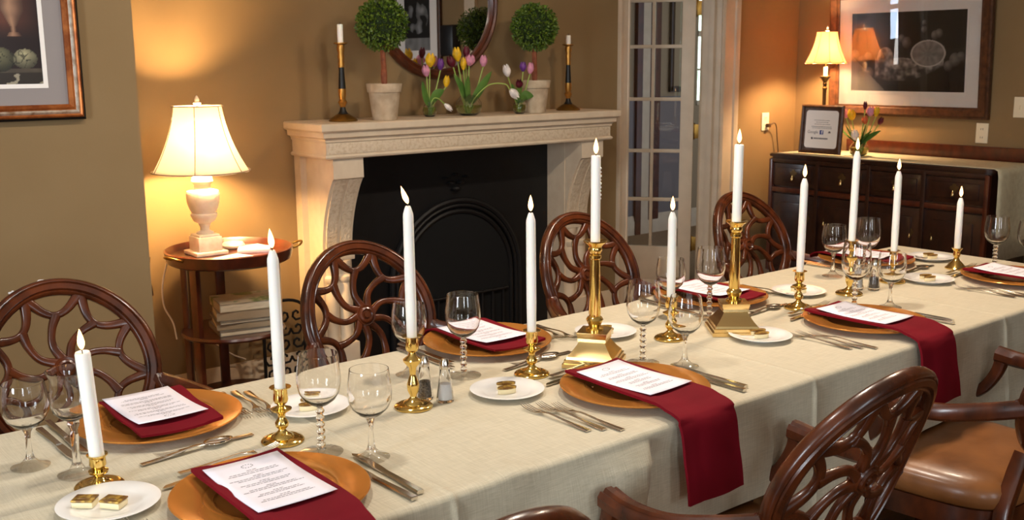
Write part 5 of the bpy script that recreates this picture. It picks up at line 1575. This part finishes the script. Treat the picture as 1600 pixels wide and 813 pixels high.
for ins, z0, z1 in ((0.0, SBZ - 0.018, SBZ - 0.004), (0.004, SBZ - 0.004, SBZ), (0.012, SBZ - 0.032, SBZ - 0.018)):
    prism(bm, [(x - 5.70, y - 3.39) for x, y in rp(SBX + ins, 5.95, SBY0 + ins, SBY1 - ins, 0.05)], z0, z1)
finish('top', bm, M['darkwood'], sb, angle=30)
sbb('back_gallery', 5.925, 5.95, SBY0 - 0.02, 3.86, SBZ, 0.988, M['redwood'])
yy = [4.085, 3.745, 3.395, 3.05, 2.69]
for k in range(4):
    y1, y0 = yy[k] - 0.012, yy[k + 1] + 0.012
    d = sbb('drawer', SBX + 0.012, SBX + 0.035, y0, y1, 0.71, 0.85)
    sbb('drawer_panel', SBX + 0.005, SBX + 0.014, y0 + 0.03, y1 - 0.03, 0.735, 0.825, M['darkwood'], None)
    ym = (y0 + y1) / 2 - 5.7 * 0
    bm = bmesh.new()
    for (dz, r) in ((0.008, 0.020), (0.022, 0.013), (-0.004, 0.014)): lathe(bm, [(0, 0), (r, 0), (r * 0.9, 0.003), (0, 0.005)], 14, mx=Matrix.Translation((SBX + 0.006 - 5.70, ym - 3.39, 0.785 + dz)) @ Matrix.Rotation(-PI / 2, 4, 'Y'))
    for s_ in (-1, 1): lathe(bm, [(0, 0), (0.011, 0), (0.010, 0.003), (0, 0.004)], 12, mx=Matrix.Translation((SBX + 0.006 - 5.70, ym - 3.39 + s_ * 0.016, 0.795)) @ Matrix.Rotation(-PI / 2, 4, 'Y'))
    pl = finish('drawer_pull', bm, M['bronze'], sb)
    bm = bmesh.new(); lathe(bm, [(0, -0.034), (0.009, -0.032), (0.010, -0.024), (0.005, -0.010), (0.003, 0), (0, 0.001)], 14, (SBX - 0.008 - 5.70, ym - 3.39, 0.782)); finish('drop_handle', bm, M['paleb'], pl)
    dr = sbb('cupboard_door', SBX + 0.012, SBX + 0.035, y0, y1, 0.20, 0.66)
    sbb('raised_panel', SBX + 0.004, SBX + 0.014, y0 + 0.05, y1 - 0.05, 0.25, 0.61)
    ps = ym - 3.39 + (-0.11 if k % 2 == 0 else 0.11)
    bm = bmesh.new()
    for dz, r in ((0, 0.016), (0.014, 0.010), (-0.014, 0.010)): lathe(bm, [(0, 0), (r, 0), (r * 0.9, 0.003), (0, 0.005)], 14, mx=Matrix.Translation((SBX + 0.012 - 5.70, ps, 0.52 + dz)) @ Matrix.Rotation(-PI / 2, 4, 'Y'))
    pl = finish('door_pull', bm, M['bronze'], sb)
    bm = bmesh.new(); lathe(bm, [(0, -0.026), (0.006, -0.024), (0.007, -0.018), (0.002, 0), (0, 0.001)], 12, (SBX - 0.0 - 5.70, ps, 0.515)); finish('drop_handle', bm, M['paleb'], pl)
for y in (yy[0] - 0.0, yy[1], yy[2], yy[3], yy[4]): 
    sbb('turned_stile', SBX + 0.0, SBX + 0.03, y - 0.013, y + 0.013, 0.16, 0.875, M['redwood'] if y in (yy[0], yy[4]) else M['darkwood'])
sbb('rail', SBX + 0.002, SBX + 0.03, SBY0 + 0.03, SBY1 - 0.03, 0.67, 0.70, M['redwood'])
sbb('rail', SBX + 0.002, SBX + 0.03, SBY0 + 0.03, SBY1 - 0.03, 0.855, 0.88)
for y in (SBY0 + 0.06, SBY1 - 0.06):
    for x in (SBX + 0.06, 5.90): lathe_ob('leg', [(0, 0), (0.018, 0), (0.028, 0.03), (0.018, 0.06), (0.03, 0.10), (0.03, 0.15), (0, 0.15)], M['darkwood'], sb, (x - 5.70, y - 3.39, 0), 16)

# runner
bm = bmesh.new(); rows = []
cl = [(4.06, SBZ + 0.0015), (3.6, SBZ + 0.0015), (3.1, SBZ + 0.0015), (2.72, SBZ + 0.0015), (2.665, SBZ + 0.001), (2.648, SBZ - 0.008), (2.642, SBZ - 0.04), (2.64, SBZ - 0.2), (2.637, SBZ - 0.36), (2.635, SBZ - 0.50)]
for y, z in cl:
    rows.append([bm.verts.new((5.475 + 0.435 * i / 10, y - 0.004 * math.sin(i * 0.9) * (z < SBZ - 0.02), z)) for i in range(11)])
for a, b in zip(rows, rows[1:]):
    for i in range(10): bm.faces.new((a[i], a[i + 1], b[i + 1], b[i]))
rn = finish('table_runner', bm, M['runner'], angle=60); md = rn.modifiers.new('thick', 'SOLIDIFY'); md.thickness = 0.002; md.offset = 1
tag(rn, 'pale grey-green cloth runner lying along the sideboard and hanging over its end', 'runner')

# framed notice
ZR = SBZ + 0.0045
nt_ = thing('framed_notice', 'small framed notice standing on the sideboard left of the tulips', 'sign', (5.565, 3.808, ZR), math.radians(0))
MN = Matrix.Rotation(math.radians(4), 4, 'Y') @ Matrix.Translation((0, 0, 0.152)) @ MXR
frame_ring('frame', 0.262, 0.262, 0.018, [(0, 0), (0, 0.012), (0.5, 0.018), (1, 0.012), (1, 0)], M['framewood'], nt_, MN)
flat('backing', 0.265, 0.265, 0.003, 0.004, M['framewood'], nt_, MN)
bm = bmesh.new()
poly = []
for cx_, cy_, a0 in ((0.095, 0.095, 0), (-0.095, 0.095, 90), (-0.095, -0.095, 180), (0.095, -0.095, 270)):
    for k in range(6): a = math.radians(a0 + 18 * k); poly.append((cx_ + 0.020 * math.cos(a), cy_ + 0.020 * math.sin(a)))
prism(bm, poly, 0.005, 0.0065, MN); pp = finish('notice_sheet', bm, M['whitemat'], nt_)


def text_ob(name, s, size, x, y, m, parent, mx, align='CENTER', bold=0.0):
    cu = bpy.data.curves.new(name, 'FONT'); cu.body = s; cu.size = size; cu.align_x = align; cu.align_y = 'CENTER'; cu.offset = bold; cu.resolution_u = 2
    tmp = bpy.data.objects.new('tmp', cu); COL.objects.link(tmp)
    dg = bpy.context.evaluated_depsgraph_get(); me = bpy.data.meshes.new_from_object(tmp.evaluated_get(dg))
    bpy.data.objects.remove(tmp, do_unlink=True)
    me.transform(mx @ Matrix.Translation((x, y, 0.0069))); me.materials.clear(); me.materials.append(m)
    o = bpy.data.objects.new(name, me); COL.objects.link(o); o.parent = parent; return o


text_ob('printed_text', 'Google', 0.026, -0.058, -0.018, M['ink'], pp, MN)
flat('blue_logo_square', 0.026, 0.026, 0.0068, 0.0004, M['navy'], pp, MN, 0.004, -0.018)
text_ob('logo_letter', 'f', 0.030, 0.007, -0.019, M['whiteink'], pp, MN @ Matrix.Translation((0, 0, 0.0004)), bold=0.001)
text_ob('printed_text', 'Bar Harbor', 0.024, 0.005, -0.058, M['ink'], pp, MN) if False else None
bm = bmesh.new(); rnd = random.Random(5)
for y, w, hh in ((0.055, 0.11, 0.0012), (0.043, 0.08, 0.0012), (0.031, 0.10, 0.0012), (0.016, 0.14, 0.0016), (0.007, 0.13, 0.0012), (-0.056, 0.10, 0.0045)):
    x = -w / 2
    while x < w / 2:
        q = rnd.uniform(0.003, 0.012) if hh < 0.004 else rnd.uniform(0.004, 0.008); box(bm, ((x + q / 2), y, 0.0068), (q, hh * 2, 0.0003)); x += q + 0.002
box(bm, (0.06, -0.018, 0.0068), (0.018, 0.006, 0.0003)); box(bm, (0.06, -0.012, 0.0068), (0.010, 0.005, 0.0003)); box(bm, (-0.062, -0.056, 0.0068), (0.013, 0.013, 0.0003))
for v in bm.verts: v.co = MN @ v.co
finish('printed_text', bm, M['ink'], pp, smooth=False)

# tulips on the sideboard
VD = (5.64, 3.585)
vase('round glass vase of tulips on the sideboard beside the framed notice', (VD[0], VD[1], ZR), [(0, 0), (0.032, 0), (0.050, 0.012), (0.058, 0.036), (0.055, 0.056), (0.042, 0.076), (0.034, 0.086), (0.036, 0.094)], 0.05)
def sy_(px): return 3.585 - (px - 1340) * 0.00445
def sz_(py): return 1.209 + (165 - py) * 0.00385
for lab, colr, px, py, dv, r, L in (('pale pink tulip leaning left against the framed notice', 'pink', 1318, 184, (0, 0.3, 1), 0.014, 0.045), ('yellow tulip at the left of the sideboard bunch', 'yellow', 1327, 187, (0, 0.15, 1), 0.019, 0.056),
        ('small dark maroon tulip topping the sideboard bunch', 'maroon', 1346, 170, (0, 0, 1), 0.010, 0.042), ('pink tulip in the middle of the sideboard bunch', 'pink', 1354, 180, (0, -0.1, 1), 0.018, 0.05),
        ('yellow tulip at the right of the sideboard bunch', 'yellow', 1363, 180, (0, -0.1, 1), 0.013, 0.05), ('orange tulip behind the middle pink one on the sideboard', 'orange', 1348, 192, (-0.2, 0.1, 1), 0.014, 0.04),
        ('white tulip low at the front of the sideboard bunch', 'white', 1342, 217, (-0.4, 0, 1), 0.017, 0.056), ('dark maroon tulip at the far right of the sideboard bunch', 'maroon', 1368, 192, (0, -0.4, 0.8), 0.012, 0.04)):
    tulip(lab, colr, [(VD[0] + random.uniform(-0.008, 0.008), VD[1] + random.uniform(-0.008, 0.008), ZR + 0.012), (VD[0], VD[1] + (sy_(px) - VD[1]) * 0.4, ZR + 0.09), (VD[0] - (0.05 if colr == 'white' else 0.0), sy_(px), sz_(py))], dv, L, r,
          [[(VD[0] - 0.01, VD[1], ZR + 0.07), (VD[0] - 0.02, VD[1] + (sy_(px) - VD[1]) * 0.8, ZR + 0.12), (VD[0] - 0.02, VD[1] + (sy_(px) - VD[1]) * 1.5, ZR + 0.15 + random.random() * 0.06)]] if colr in ('yellow', 'pink', 'orange') else [])

# ------------------------------------------------------------------ outlets, switch, cord
def outlet(label, loc, mx, kind='outlet'):
    root = thing('wall_outlet' if kind == 'outlet' else 'light_switch', label, 'outlet' if kind == 'outlet' else 'switch', loc)
    w = 0.072 if kind == 'outlet' else 0.115
    bm = bmesh.new(); box(bm, (0, 0, 0.003), (w, 0.115, 0.006), 0.002)
    for v in bm.verts: v.co = mx @ v.co
    finish('cover_plate', bm, M['outlet'], root)
    if kind == 'outlet':
        for y in (-0.024, 0.024):
            s = flat('socket', 0.032, 0.028, 0.007, 0.003, M['outlet'], root, mx, 0, y)
            flat('slot', 0.003, 0.010, 0.0087, 0.0006, M['slot'], s, mx, -0.006, y); flat('slot', 0.003, 0.010, 0.0087, 0.0006, M['slot'], s, mx, 0.006, y)
    else:
        for x in (-0.024, 0.024): flat('toggle', 0.010, 0.024, 0.010, 0.010, M['outlet'], root, mx, x, 0)
    return root


outlet('ivory wall outlet with a plugged-in cord, left of the sideboard', (5.655, YB - 0.001, 1.09), MXF)
outlet('ivory wall outlet below the large monochrome picture', (XR - 0.001, 3.0, 1.06), MXR)
outlet('double light switch right of the large monochrome picture', (XR - 0.001, 2.77, 1.215), MXR, 'switch')
pg = thing('power_cord', 'dark cord plugged into the outlet left of the sideboard', 'cord', (5.665, YB - 0.012, 1.065))
bm = bmesh.new(); box(bm, (0, -0.012, 0), (0.026, 0.026, 0.024), 0.004); finish('plug', bm, M['cordb'], pg)
tube_ob('cable', bez([(0, -0.02, 0), (0.03, -0.035, 0.015), (0.06, -0.03, -0.01), (0.085, -0.02, -0.08), (0.10, -0.02, -0.16), (0.12, -0.02, -0.3)], 8), 0.0035, M['cordb'], pg)

# paint scuffs on the left wall
for (x, z, r, l) in ((0.878, 0.8215, 0.014, 'largest pale paint scuff on the left wall above the leftmost chair'), (0.797, 0.803, 0.010, 'middle pale paint scuff on the left wall'), (0.833, 0.806, 0.005, 'smallest pale paint scuff on the left wall')):
    bm = bmesh.new(); rnd = random.Random(int(x * 1000)); poly = []
    for k in range(14): a = 2 * PI * k / 14; q = r * rnd.uniform(0.55, 1.15); poly.append((q * math.cos(a) * 1.2, q * math.sin(a) * 0.8))
    prism(bm, poly, 0.0, 0.0012, MXF); s = finish('paint_scuff', bm, M['salt'], loc=(x, YL - 0.0005, z), smooth=False); tag(s, l, 'scuff')

# ------------------------------------------------------------------ recessed ceiling fixtures (overhead, outside the photo)
for k, lx in enumerate((0.9, 2.1, 3.3)):
    f = lathe_ob('ceiling_light', [(0.10, 0), (0.12, 0), (0.122, -0.006), (0.115, -0.010), (0.10, -0.004)], M['trim'], None, (lx, 1.95, ZC - 0.001), 32, closed=True)
    tag(f, 'round recessed ceiling light over the dining table, %s' % ('near end', 'middle', 'far end')[k], 'ceiling light')
